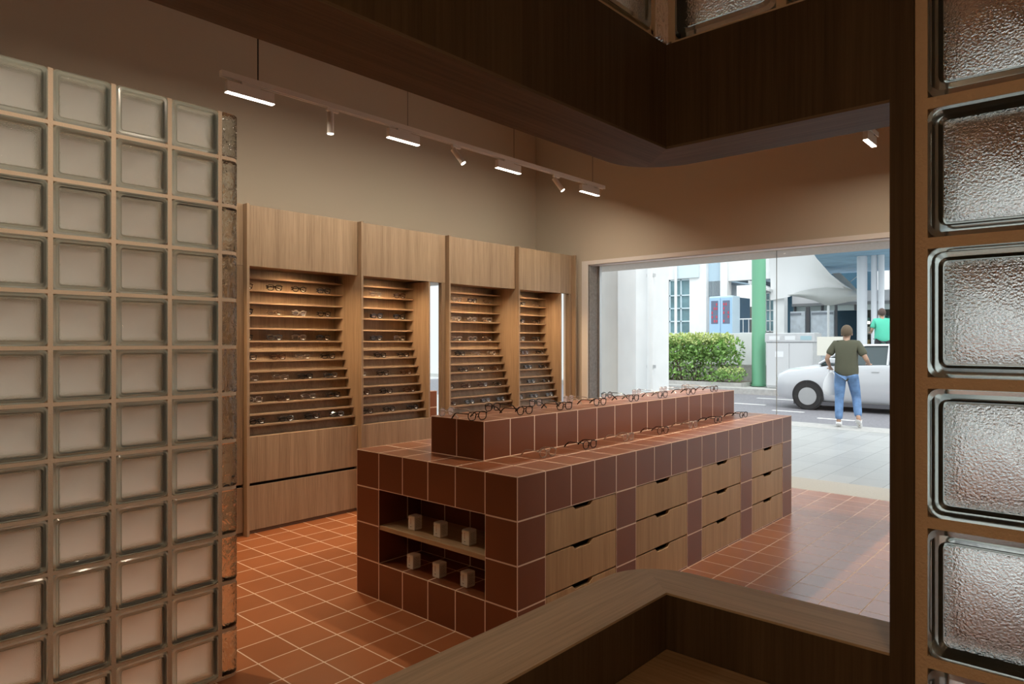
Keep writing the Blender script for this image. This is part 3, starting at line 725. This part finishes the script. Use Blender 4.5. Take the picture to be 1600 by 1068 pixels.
# low parapet behind the bush
t = thing('low_wall', 'low white wall with grey foot behind the clipped bush', 'wall', (-10, 20.5, 0))
B(-14, -5.2, 20.42, 20.62, .62, 1.70).build('coping_and_wall', white_r, t, bevel=.01); B(-14, -5.2, 20.40, 20.62, .001, .619).build('foot', plain('grey_foot', (0.34, 0.33, 0.31), .85, noise=.15), t)
# utility cabinet
t = thing('utility_cabinet', 'grey metal utility cabinet with labels, right of the green column', 'cabinet', (-5.33, 18.6, .02))
steel = plain('pale_steel', (0.55, 0.56, 0.57), 0.4, metal=.3, noise=.06)
B(-6.02, -4.64, 18.35, 18.95, .06, 1.40).build('body', steel, t, bevel=.01); B(-6.05, -4.61, 18.32, 18.98, 1.40, 1.66).build('top_box', steel, t, bevel=.01)
B(-6.0, -4.66, 18.37, 18.93, .021, .06).build('plinth', grey_r, t)
for x0 in (-6.0, -5.32): B(x0, x0+.66, 18.338, 18.35, .09, 1.36).build('door', plain('steel_door', (0.60, 0.61, 0.62), .4, metal=.2), t, bevel=.006)
for x0, x1, c in ((-5.92, -5.6, (.72, .74, .75)), (-5.45, -5.15, (.72, .74, .75)), (-5.0, -4.68, (.35, .50, .55))): B(x0, x1, 18.315, 18.32, 1.46, 1.58).build('label_plate', plain('label_%d' % int(x0*-100), c, .5), t)
B(-5.75, -5.5, 18.332, 18.338, .95, 1.12).build('label_plate', plain('label_pale', (.75, .77, .8), .5), t)
t = thing('notice_board', 'cream board on two posts standing between cabinet and car', 'board', (-4.0, 17.9, 0.02))
B(-4.40, -3.72, 17.9, 17.93, 1.02, 1.55).build('board', plain('cream_board', (.74, .72, .64), .7), t)
for x in (-4.3, -3.8): MB().cyl((x, 17.95, .021), (x, 17.95, 1.5), .02, n=10).build('post', alu, t, smooth=40)
# ------------------------------------------------------------------ buildings across the road
teal = plain('tinted_glass', (0.14, 0.25, 0.28), 0.15, noise=.3, nscale=1.5); pblue = plain('pale_blue_panel', (0.46, 0.60, 0.70), 0.6)
blk = thing('white_building', 'white building across the road with teal window grid and pale blue panels', 'building', (-11.5, 24.5, 0))
def bb(x0, x1, y0, y1, z0, z1, name, mat, par=None, **kw): return B(x0, x1, y0, y1, z0, z1).build(name, mat, par or blk, **kw)
bb(-16, -12.45, 24, 27, .001, 7, 'facade', white_r); bb(-11.45, -10.7, 24, 27, .001, 7, 'facade', white_r); bb(-12.45, -11.45, 24, 27, 4.06, 7, 'facade', white_r); bb(-12.45, -11.45, 24, 27, .001, 1.72, 'facade', white_r)
win = bb(-12.45, -11.45, 24.12, 24.16, 1.72, 4.06, 'window', teal)
m = MB()
for x in (-12.42, -12.12, -11.90, -11.48): m.box(x, x+.05, 24.06, 24.12, 1.72, 4.06)
for z in (1.74, 2.25, 2.8, 3.35, 4.0): m.box(-12.45, -11.45, 24.06, 24.12, z, z+.05)
m.build('glazing_bars', plain('pale_blue_bars', (.62, .74, .80), .5), win)
bb(-12.1, -11.0, 23.93, 23.995, 4.08, 4.62, 'sun_panel', plain('ice_panel', (.62, .72, .76), .6)); MB().cyl((-12.0, 23.85, .002), (-12.0, 23.85, 4.8), .06, n=14).build('downpipe', white_r, blk, smooth=40)
bb(-10.695, -10.1, 24.2, 27, 3.9, 7, 'blue_panel', pblue); bb(-10.695, -10.1, 24.3, 27, .001, 3.3, 'blue_wall', plain('dusk_blue', (.14, .24, .34), .7))
m = MB()
for i in range(9): m.box(-10.69+.065*i, -10.65+.065*i, 24.2, 24.26, 3.3, 3.9)
m.build('louvre', plain('grey_louvre', (.32, .38, .42), .6), blk); bb(-10.695, -10.1, 24.3, 24.34, 3.3, 3.9, 'louvre_back', plain('dark_slate', (.05, .07, .09), .7))
bb(-10.095, -9.8, 24, 24.4, .001, 7, 'column', white_r)
bb(-9.795, -7.0, 24.1, 24.4, 3.86, 7, 'upper_wall', white_r)
rec = plain('deep_blue_wall', (.035, .10, .15), .7)
bb(-11, -6, 30, 30.2, .001, 7, 'passage_wall', rec); bb(-9.795, -8.9, 24.42, 29.9, 3.9, 4.0, 'passage_ceiling', plain('passage_ceiling', (.20, .26, .30), .7))
bb(-11.4, -9.9, 28, 29, .001, 3.0, 'beige_kiosk', plain('taupe', (.30, .28, .25), .7))
bb(-8.38, -7.86, 24.0, 24.3, .001, 3.5, 'grey_bay', plain('bay_grey', (.40, .40, .40), .7))
win = bb(-8.22, -7.88, 23.96, 24.0, 1.8, 3.3, 'window', teal)
m = MB()
for x in (-8.22, -8.06, -7.91): m.box(x, x+.03, 23.93, 23.96, 1.8, 3.3)
for z in (1.8, 2.2, 2.6, 3.0, 3.27): m.box(-8.22, -7.88, 23.93, 23.96, z, z+.03)
m.build('glazing_bars', white_r, win)
MB().prism([(-8.6, 3.75), (-7.8, 3.38), (-7.8, 3.30), (-8.6, 3.62)], 23.2, 24.2, axis='y').build('awning', grey_r, blk)
bb(-7.83, -7.42, 23.7, 24.05, .001, 6.5, 'column', white_r)
# vending machine
t = thing('vending_machine', 'pale blue two-door machine with red goods, left of green column', 'vending machine', (-9.4, 22.8, 1.0))
B(-9.95, -8.85, 21.8, 23.4, .001, 1.0).build('plinth', white_r, t)
vb = plain('machine_blue', (.36, .55, .75), .4); vs = plain('machine_side', (.56, .70, .80), .45)
B(-9.86, -8.92, 22.52, 23.2, 1.001, 3.16).build('body', vs, t, bevel=.02)
for x in (-9.84, -9.37):
    d = B(x, x+.44, 22.48, 22.519, 1.06, 3.10).build('door', vb, t, bevel=.01)
    B(x+.08, x+.36, 22.472, 22.48, 2.1, 2.98).build('display_pane', plain('dark_pane', (.13, .16, .24), .2), d)
    m = MB()
    for i in range(5):
        for j in range(3):
            if rb.random() < .4: m.box(x+.10+.09*j, x+.15+.09*j, 22.466, 22.472, 2.15+.16*i, 2.25+.16*i)
    m.build('goods', plain('red_goods', (.55, .06, .10), .5), d)
# white barrier
t = thing('white_barrier', 'white tubular barrier in front of the dark passage', 'barrier', (-8.6, 23.2, 0))
m = MB(); xs = [-9.25, -8.95, -8.65, -8.35]
m.tube([(-9.25, 23.2, .002), (-9.25, 23.2, 2.2), (-9.2, 23.2, 2.28), (-8.4, 23.2, 2.28), (-8.35, 23.2, 2.2), (-8.35, 23.2, .002)], .025, 8); m.build('frame', white_r, t, smooth=40)
for x in (-9.02, -8.8, -8.58): MB().cyl((x, 23.2, .4), (x, 23.2, 2.27), .014, n=8).build('bar', white_r, t)
for z in (.4, 1.75): MB().cyl((-9.25, 23.2, z), (-8.35, 23.2, z), .014, n=8).build('rail', white_r, t)
# market hall with hoarding
hall = thing('market_hall', 'low market hall with white hoarding, dark posts and lit shelves inside', 'building', (-5, 26, 0))
hb = lambda *a, **k: bb(*a[:6], a[6], a[7], hall)
board = plain('hoarding', (.62, .68, .74), .7, noise=.12, nscale=6)
hb(-7.41, -6.86, 24.3, 24.36, .001, 2.56, 'hoarding_panel', board); hb(-6.66, -5.84, 24.3, 24.36, .001, 2.56, 'hoarding_panel', board)
dk = plain('charcoal', (.08, .08, .09), .6)
hb(-7.41, -7.0, 24.28, 24.3, 2.42, 2.50, 'dark_band', plain('slate_band', (.25, .28, .32), .6)); hb(-6.62, -5.86, 24.28, 24.3, 2.42, 2.50, 'dark_band', plain('slate_band', (.25, .28, .32), .6))
hb(-6.80, -6.68, 24.2, 24.32, .001, 2.72, 'post', dk); hb(-5.78, -5.71, 24.2, 24.3, .001, 2.75, 'post', dk)
hb(-7.41, -2.0, 24.5, 30, 2.86, 3.25, 'roof_band', plain('roof_pale', (.66, .66, .68), .7)); hb(-7.41, -2.0, 24.46, 24.6, 2.76, 2.86, 'beam', plain('beam_grey', (.22, .23, .24), .6))
hb(-7.41, -2.0, 24.62, 24.66, 2.56, 2.76, 'clerestory', plain('pale_clerestory', (.52, .60, .60), .5))
for x in (-7.35, -6.35, -5.2, -5.0): hb(x, x+.06, 24.5, 24.61, 2.56, 2.76, 'mullion', dk)
hb(-5.70, -2.0, 27.5, 27.6, .001, 2.8, 'back_wall', plain('hall_back', (.10, .11, .10), .7))
for i in range(4):
    hb(-5.6, -3.2, 26.9, 27.4, .8+.45*i, .84+.45*i, 'rack', plain('rack_grey', (.28, .30, .28), .6))
    m = MB()
    for j in range(16):
        x = -5.55+.145*j; m.box(x, x+.09, 27.0, 27.2, .841+.45*i, .95+.45*i+rb.uniform(0, .15))
    m.build('goods', plain(['goods_teal', 'goods_ochre', 'goods_white', 'goods_teal'][i], [(.10, .22, .22), (.35, .26, .12), (.5, .5, .45), (.10, .22, .22)][i], .6), hall)
lm = MB()
for x in (-5.45, -5.25): lm.cyl((x, 26.6, 2.1), (x, 26.6, 2.2), .05, n=12)
lm.build('lamp', plain('lit_bulb', (1, 1, 1), .5, emit=(1, .9, .7), es=3), hall)
# tensile canopy
tent = thing('tensile_canopy', 'white stretched fabric canopy with grey underside above the market hall', 'canopy', (-6, 24, 0))
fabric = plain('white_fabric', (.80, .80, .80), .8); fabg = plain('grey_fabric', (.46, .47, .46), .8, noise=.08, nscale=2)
def sheet(top, bot, name, mat, bulge, th=.03):
    n = len(top); K = 8; fr = []; bk = []
    for k in range(K+1):
        t_ = k/K
        for i in range(n):
            p = Vector(top[i]).lerp(Vector(bot[i]), t_); b_ = math.sin(PI*t_)*bulge
            fr.append((p.x, p.y+b_, p.z)); bk.append((p.x, p.y+b_+th, p.z))
    m = MB(); N_ = len(fr); fs = []
    for k in range(K):
        for i in range(n-1):
            a = k*n+i; fs.append((a, a+1, a+n+1, a+n)); fs.append((N_+a, N_+a+n, N_+a+n+1, N_+a+1))
    per = [i for i in range(n)] + [k*n+n-1 for k in range(1, K+1)] + [K*n+i for i in range(n-2, -1, -1)] + [k*n for k in range(K-1, 0, -1)]
    for a, b in zip(per, per[1:]+per[:1]): fs.append((a, N_+a, N_+b, b))
    m.add(fr+bk, fs); return m.build(name, mat, tent, smooth=50)
sheet([(-7.9, 22.6, 6.0), (-7.3, 22.5, 6.0), (-6.6, 22.3, 6.0), (-6.15, 22.1, 5.6), (-5.9, 22, 4.6), (-5.55, 22, 4.05), (-5.28, 22, 3.70), (-4.78, 22, 3.23)],
      [(-7.9, 23.6, 2.99), (-7.3, 23.5, 3.05), (-6.97, 23.3, 3.11), (-6.60, 23.2, 3.23), (-6.16, 23.1, 3.30), (-5.73, 23.1, 3.32), (-5.41, 23.1, 3.29), (-4.9, 23.1, 3.16)], 'white_top', fabric, .35)
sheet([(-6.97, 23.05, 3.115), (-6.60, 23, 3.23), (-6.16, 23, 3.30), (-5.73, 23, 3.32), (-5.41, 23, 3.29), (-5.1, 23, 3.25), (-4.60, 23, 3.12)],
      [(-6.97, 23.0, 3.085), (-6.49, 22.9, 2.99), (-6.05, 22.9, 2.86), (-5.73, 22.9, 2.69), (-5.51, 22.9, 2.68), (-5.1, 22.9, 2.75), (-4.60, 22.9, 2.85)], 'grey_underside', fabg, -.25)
sheet([(-5.51, 22.95, 3.80), (-5.36, 22.95, 3.80), (-5.24, 22.95, 3.80)], [(-4.95, 22.95, 3.00), (-4.75, 22.95, 3.0), (-4.55, 22.95, 3.0)], 'side_fold', fabg, .1)
MB().cyl((-5.62, 22.95, .001), (-5.62, 22.95, 2.75), .04, n=12).build('mast', white_r, tent, smooth=40)
MB().cyl((-4.98, 23.2, 3.5), (-4.8, 25.2, 4.2), .015, n=8).build('stay_rod', alu, tent)
rf = thing('flat_canopy', 'flat covered walkway roof with blue-grey soffit on white round posts', 'canopy', (-4.4, 21, 0))
polyc = [(-4.68, 18.5), (-4.95, 19.6), (-5.42, 21.7), (-6.0, 24.0), (-6.17, 25.0), (-2.2, 25.0), (-2.2, 18.5)]
MB().prism(polyc, 3.97, 4.01).build('soffit', plain('blue_soffit', (.20, .34, .46), .7, noise=.15, nscale=2), rf)
MB().prism(polyc, 4.01, 4.25).build('fascia', white_r, rf)
for x, y, r_ in ((-3.77, 20, .14), (-3.44, 20, .085), (-3.25, 20, .085)): MB().cyl((x, y, .001), (x, y, 3.97), r_, n=24).build('post', plain('post_white', (.66, .69, .73), .5), rf, smooth=40)
t = thing('end_building', 'pale building at the far right behind the walkway posts', 'building', (-1.5, 29, 0))
B(-4.9, 3.5, 28, 31, .001, 6.5).build('facade', plain('pale_wall_right', (.66, .64, .62), .8, noise=.06), t)
m = MB()
for i in range(8): m.box(-4.5+.0, -3.2, 27.97, 28, 1.2+.22*i, 1.30+.22*i)
m.build('brick_courses', plain('reddish_brick', (.42, .25, .20), .8), t)
# ------------------------------------------------------------------ car
car = thing('car', 'silver white car on the road behind the walking man', 'car', (-2.1, 14.7, -0.15))
def sect(x, hw, zb, zs, zt, ht):       # bottom, waist, top with tumblehome
    c = 14.75
    return [(x, c-hw*.93, zb), (x, c-hw, zb+.12), (x, c-hw, zs-.1), (x, c-hw*.96, zs), (x, c-ht, zt-.03), (x, c-ht*.75, zt), (x, c+ht*.75, zt), (x, c+ht, zt-.03), (x, c+hw*.96, zs), (x, c+hw, zs-.1), (x, c+hw, zb+.12), (x, c+hw*.93, zb)]
cp = plain('car_paint', (.58, .59, .61), .25, metal=.25, coat=.6); cg = plain('car_glass', (.05, .07, .075), .08); tyre = plain('tyre', (.02, .02, .02), .8); hubm = plain('alloy', (.5, .5, .5), .3, metal=.8)
dk0 = plain('arch_black', (.015, .015, .016), .8); X0 = -4.15; bs_ = [(0, .60, .22, .52, .60, .50), (.10, .74, .14, .62, .70, .62), (.35, .83, .10, .70, .80, .66), (.9, .86, .09, .80, .88, .70), (1.25, .87, .09, .86, .92, .72), (2.3, .87, .09, .90, .94, .74), (3.4, .87, .09, .92, .96, .74), (3.95, .84, .10, .93, .97, .70), (4.2, .76, .16, .90, .94, .62), (4.28, .68, .25, .80, .84, .55)]
m = MB(); m.rings([sect(X0+x, hw, zb-.02, zs, zt, ht) for x, hw, zb, zs, zt, ht in bs_]); m.build('body', cp, car, smooth=35)
cs = [(1.05, .60, .88, .93), (1.60, .66, .90, 1.28), (2.0, .66, .90, 1.33), (3.0, .66, .90, 1.34), (3.6, .65, .90, 1.28), (4.05, .60, .90, 1.0)]
def csec(x, hw, z0, z1, g=0):
    c = 14.75; b = .80+g; tw = hw-.06+g
    return [(x, c-b, z0), (x, c-tw, z1-.02), (x, c-tw+.06, z1), (x, c+tw-.06, z1), (x, c+tw, z1-.02), (x, c+b, z0)]
m = MB(); m.rings([csec(X0+a, b, c_, d_) for a, b, c_, d_ in cs]); m.build('windows', cg, car, smooth=30)
m = MB(); m.rings([[(X0+a, 14.75-b+.03, d_-.015), (X0+a, 14.75-b+.09, d_+.025), (X0+a, 14.75+b-.09, d_+.025), (X0+a, 14.75+b-.03, d_-.015)] for a, b, c_, d_ in cs[1:5]]); m.build('roof', cp, car, smooth=35)
for s_ in (-1, 1):
    for a0, z0, a1, z1 in ((1.05, .91, 1.62, 1.29), (2.45, .90, 2.45, 1.335), (3.35, .90, 3.55, 1.30), (4.08, .92, 3.62, 1.28)):
        MB().tube([(X0+a0, 14.75+s_*.81, z0), (X0+a1, 14.75+s_*.622, z1)], .028, 6).build('pillar', cp, car, smooth=40)
    for a in (.82, 3.45):
        wx_ = X0+a; yy = 14.75+s_*.885; MB().cyl((wx_, yy-s_*.012, .185), (wx_, yy-s_*.25, .185), .345, n=32).build('wheel_arch', dk0, car, smooth=40)
        wh = MB().cyl((wx_, yy, .165), (wx_, yy-s_*.20, .165), .298, n=32).build('wheel', tyre, car, smooth=40)
        MB().cyl((wx_, yy+s_*.008, .165), (wx_, yy-s_*.02, .165), .20, n=24).build('hub', hubm, wh, smooth=40)
    MB().box(X0+1.30, X0+1.45, 14.75+s_*.90-.06, 14.75+s_*.90+.06, .93, 1.04).build('wing_mirror', cp, car, bevel=.02)
    for a in (2.15, 3.1): MB().box(X0+a, X0+a+.15, 14.75+s_*.874-.006, 14.75+s_*.874+.006, .74, .765).build('door_handle', alu, car, bevel=.004)
    MB().box(X0+.10, X0+.26, 14.75+s_*.60-.11, 14.75+s_*.60+.11, .50, .60).build('headlamp', plain('headlamp', (.7, .72, .75), .1), car, bevel=.02)
B(X0+.5, X0+3.8, 13.885, 13.90, -.03, .06).build('sill_strip', dk, car)
# loading step behind the car
tag(B(-3.35, 6, 16.2, 17.40, -.149, .57).build('raised_step', kerbm), 'raised concrete step behind the car, under the green-shirted person', 'step')
# ------------------------------------------------------------------ people
skin = plain('skin', (.42, .25, .17), .55); hairb = plain('brown_hair', (.16, .10, .06), .7); 
def skinmesh(name, nodes, edges, mat, parent, sub=2):
    me = bpy.data.meshes.new(name); me.from_pydata([n[0] for n in nodes], edges, [])
    o = bpy.data.objects.new(name, me); COL.objects.link(o); o.parent = parent
    md = o.modifiers.new('skin', 'SKIN'); md.use_smooth_shade = True
    sv = me.skin_vertices[0].data
    for i, n in enumerate(nodes):
        r = n[1]; sv[i].radius = r if isinstance(r, tuple) else (r, r); sv[i].use_root = (i == 0)
    sb = o.modifiers.new('subsurf', 'SUBSURF'); sb.levels = sub; sb.render_levels = sub
    dg = bpy.context.evaluated_depsgraph_get(); ev = o.evaluated_get(dg); m2 = bpy.data.meshes.new_from_object(ev)
    o.modifiers.clear(); o.data = m2; m2.materials.clear(); m2.materials.append(mat)
    for p in m2.polygons: p.use_smooth = True
    return o
def person(label, loc, rz, J, shirt, trousers, shoes, hair, hairm, longsleeve=False):
    """J: joints in a local frame, person faces +y, x to the right hand, metres"""
    t = thing('person', label, 'person', loc, rz)
    nodes = []; edges = []; ix = {}
    def nd(k, p, r): ix[k] = len(nodes); nodes.append((tuple(p), r))
    def ed(a, b): edges.append((ix[a], ix[b]))
    P = {k: Vector(v) for k, v in J.items()}
    nd('pel', P['pel'], (.15, .10)); nd('waist', P['waist'], (.13, .09)); nd('chest', P['chest'], (.155, .105)); nd('neckb', P['neck']-Vector((0, 0, .05)), (.07, .06)); nd('neck', P['neck'], .05)
    nd('jaw', P['head']+Vector((0, .012, -.07)), (.062, .07)); nd('head', P['head'], (.076, .093)); nd('crown', P['head']+Vector((0, -.01, .075)), (.06, .075))
    for a, b in (('pel', 'waist'), ('waist', 'chest'), ('chest', 'neckb'), ('neckb', 'neck'), ('neck', 'jaw'), ('jaw', 'head'), ('head', 'crown')): ed(a, b)
    for s_, q in ((-1, 'l'), (1, 'r')):
        nd(q+'sh', P[q+'sh'], .06); nd(q+'ua', P[q+'sh'].lerp(P[q+'el'], .45), .047); nd(q+'el', P[q+'el'], .038); nd(q+'fa', P[q+'el'].lerp(P[q+'wr'], .35), .036); nd(q+'wr', P[q+'wr'], .025)
        dh = (P[q+'wr']-P[q+'el']).normalized(); palm = P[q+'wr']+dh*.055; nd(q+'pm', palm, (.038, .018))
        for a, b in (('chest', q+'sh'), (q+'sh', q+'ua'), (q+'ua', q+'el'), (q+'el', q+'fa'), (q+'fa', q+'wr'), (q+'wr', q+'pm')): ed(a, b)
        side = dh.cross(Vector((0, 0, 1)));
        if side.length < .2: side = Vector((0, 1, 0))
        side.normalize(); cur = dh.cross(side)*(.012)
        for f, (o_, L_) in enumerate(((-.028, .062), (-.010, .072), (.010, .068), (.027, .054))):
            b0 = palm+dh*.025+side*o_; nd(q+'f%d' % f, b0, .009); nd(q+'g%d' % f, b0+dh*L_*.5-cur, .0085); nd(q+'h%d' % f, b0+dh*L_*.85-cur*2.4, .007)
            ed(q+'pm', q+'f%d' % f); ed(q+'f%d' % f, q+'g%d' % f); ed(q+'g%d' % f, q+'h%d' % f)
        nd(q+'th', palm-dh*.01-side*.042, .010); nd(q+'ti', palm+dh*.03-side*.058-cur, .0085); ed(q+'pm', q+'th'); ed(q+'th', q+'ti')
        nd(q+'hip', P[q+'hip'], .085); nd(q+'tm', P[q+'hip'].lerp(P[q+'kn'], .5), .072); nd(q+'kn', P[q+'kn'], .053); nd(q+'cf', P[q+'kn'].lerp(P[q+'an'], .35), .052); nd(q+'an', P[q+'an'], .035)
        nd(q+'toe', P[q+'toe'], (.035, .022))
        for a, b in (('pel', q+'hip'), (q+'hip', q+'tm'), (q+'tm', q+'kn'), (q+'kn', q+'cf'), (q+'cf', q+'an'), (q+'an', q+'toe')): ed(a, b)
    skinmesh('body', nodes, edges, skin, t)
    # face: nose, ears, eyes, mouth as children
    h = P['head']
    def ell(c, r, n=12, m_=8):
        rs = []
        for i in range(1, m_):
            a = PI*i/m_; rs.append([(c[0]+r[0]*math.sin(a)*math.cos(2*PI*k/n), c[1]+r[1]*math.sin(a)*math.sin(2*PI*k/n), c[2]+r[2]*math.cos(a)) for k in range(n)])
        return rs
    m = MB(); m.rings(ell((h.x, h.y+.092, h.z-.025), (.011, .016, .022))); m.build('nose', skin, t, local=True, smooth=60)
    for s_ in (-1, 1):
        m = MB(); m.rings(ell((h.x+s_*.078, h.y, h.z-.02), (.010, .020, .032))); m.build('ear', skin, t, local=True, smooth=60)
        m = MB(); m.rings(ell((h.x+s_*.030, h.y+.083, h.z+.003), (.012, .008, .007))); m.build('eye', plain('eye_dark', (.03, .02, .02), .3), t, local=True, smooth=60)
    m = MB(); m.rings(ell((h.x, h.y+.083, h.z-.062), (.022, .007, .006))); m.build('mouth', plain('lips', (.36, .14, .12), .5), t, local=True, smooth=60)
    # hair cap
    rs = []; n = 24
    for i in range(0, 9):
        a = (PI*.60)*i/8
        ring = []
        for k in range(n):
            ph = 2*PI*k/n; back = max(0, -math.sin(ph)); front = max(0, math.sin(ph))
            aa = a*(1+.22*back-.34*front)+.02
            ring.append((h.x+.090*math.sin(aa)*math.cos(ph), h.y-.008+.107*math.sin(aa)*math.sin(ph), h.z+.018+.112*math.cos(aa)+.003*math.sin(ph*9+i)))
        rs.append(ring)
    m = MB(); m.rings(rs); m.build('hair', hairm, t, local=True, smooth=60)
    # shirt
    sn = []; se = []; sx_ = {}
    def sd(k, p, r): sx_[k] = len(sn); sn.append((tuple(p), r))
    sd('hem', P['pel']+Vector((0, 0, -.17)), (.238, .175)); sd('w', P['waist'], (.180, .135)); sd('c', P['chest'], (.185, .135)); sd('n', P['neck']-Vector((0, 0, .055)), (.085, .075))
    for a, b in (('hem', 'w'), ('w', 'c'), ('c', 'n')): se.append((sx_[a], sx_[b]))
    for q in 'lr':
        end = .93 if longsleeve else .80
        sd(q+'s', P[q+'sh'], .083); sd(q+'u', P[q+'sh'].lerp(P[q+'el'], .45), .075); sd(q+'e', P[q+'sh'].lerp(P[q+'el'], end), .068)
        for a, b in (('c', q+'s'), (q+'s', q+'u'), (q+'u', q+'e')): se.append((sx_[a], sx_[b]))
    skinmesh('shirt', sn, se, shirt, t)
    sn.clear(); se.clear(); sx_.clear()
    sd('p', P['pel']+Vector((0, 0, .06)), (.165, .115))
    for q in 'lr':
        sd(q+'h', P[q+'hip'], .105); sd(q+'m', P[q+'hip'].lerp(P[q+'kn'], .5), .092); sd(q+'k', P[q+'kn'], .074); sd(q+'c', P[q+'kn'].lerp(P[q+'an'], .5), .070); sd(q+'a', P[q+'kn'].lerp(P[q+'an'], .93), .060)
        for a, b in (('p', q+'h'), (q+'h', q+'m'), (q+'m', q+'k'), (q+'k', q+'c'), (q+'c', q+'a')): se.append((sx_[a], sx_[b]))
    skinmesh('trousers', sn, se, trousers, t)
    for q in 'lr':
        a, b = P[q+'an'], P[q+'toe']; d = (b-a); dflat = Vector((d.x, d.y, d.z)).normalized(); heel = a+Vector((0, 0, -.045))-Vector((d.x, d.y, 0)).normalized()*.05
        skinmesh('shoe', [(tuple(a+Vector((0, 0, -.005))), (.048, .045)), (tuple(a+(b-a)*.25+Vector((0, 0, -.012))), (.047, .043)), (tuple(a+(b-a)*.65), (.046, .034)), (tuple(b+dflat*.03), (.042, .028)), (tuple(heel), (.040, .036))],
                 [(0, 1), (1, 2), (2, 3), (0, 4)], shoes, t)
    return t
olive = plain('olive_cotton', (.085, .085, .055), .9); jeans = plain('blue_denim', (.12, .22, .40), .9, noise=.3, nscale=9); green = plain('mint_cotton', (.10, .55, .38), .9)
J1 = dict(pel=(0, 0, .90), waist=(0, 0, 1.05), chest=(0, .01, 1.26), neck=(0, .02, 1.44), head=(0.0, .045, 1.555),
          lsh=(-.17, .01, 1.36), lel=(-.29, -.04, 1.13), lwr=(-.27, .14, .99), rsh=(.17, .01, 1.36), rel=(.30, -.05, 1.12), rwr=(.31, .17, 1.05),
          lhip=(-.09, 0, .84), lkn=(-.11, .03, .47), lan=(-.11, -.04, .085), ltoe=(-.12, .10, .035),
          rhip=(.09, 0, .84), rkn=(.13, .16, .49), ran=(.19, -.10, .16), rtoe=(.20, -.02, .035))
pz = person('man in olive t-shirt and blue jeans stepping off the near kerb', (-1.36, 9.78, 0.0), .15, J1, olive, jeans, plain('white_shoe', (.7, .7, .7), .6), 1, plain('light_brown_hair', (.11, .075, .045), .8))
# plastic bag in the left hand
bag = thing('carrier_bag', 'thin white carrier bag hanging from the left hand of the olive-shirted man', 'bag', (-1.36, 9.78, 0.0), .15)
wh = plain('bag_film', (.75, .76, .78), .5)
hx, hy, hz = -.265, .215, .955
rs = []
for i, (z, a, b) in enumerate(((.955-.07, .035, .02), (.80, .085, .05), (.70, .115, .07), (.60, .125, .08), (.52, .11, .075), (.50, .06, .04))):
    rs.append([(hx+a*math.cos(2*PI*k/20)*(1+.05*math.sin(5*k+i)), hy+b*math.sin(2*PI*k/20), z) for k in range(20)])
m = MB(); m.rings(rs); m.build('sack', wh, bag, local=True, smooth=60)
for s_ in (-1, 1):
    m = MB(); m.tube([(hx+s_*.03, hy, .89), (hx+s_*.026, hy, .93), (hx+s_*.004, hy, .962)], .006, 6); m.build('handle', wh, bag, local=True, smooth=60)
J2 = {k: Vector(v) for k, v in J1.items()}
J2.update(dict(lel=Vector((-.24, .02, 1.12)), lwr=Vector((-.20, .22, 1.08)), rel=Vector((.25, .02, 1.12)), rwr=Vector((.22, .24, 1.05)), rkn=Vector((.11, .02, .47)), ran=Vector((.11, -.04, .085)), rtoe=Vector((.12, .10, .035))))
person('person in mint green shirt standing behind the silver white car', (-2.46, 16.75, .57), 0.5, J2, green, plain('dark_trousers', (.05, .05, .06), .9), plain('dark_shoe', (.04, .04, .04), .6), 1, plain('dark_hair', (.09, .06, .05), .8))
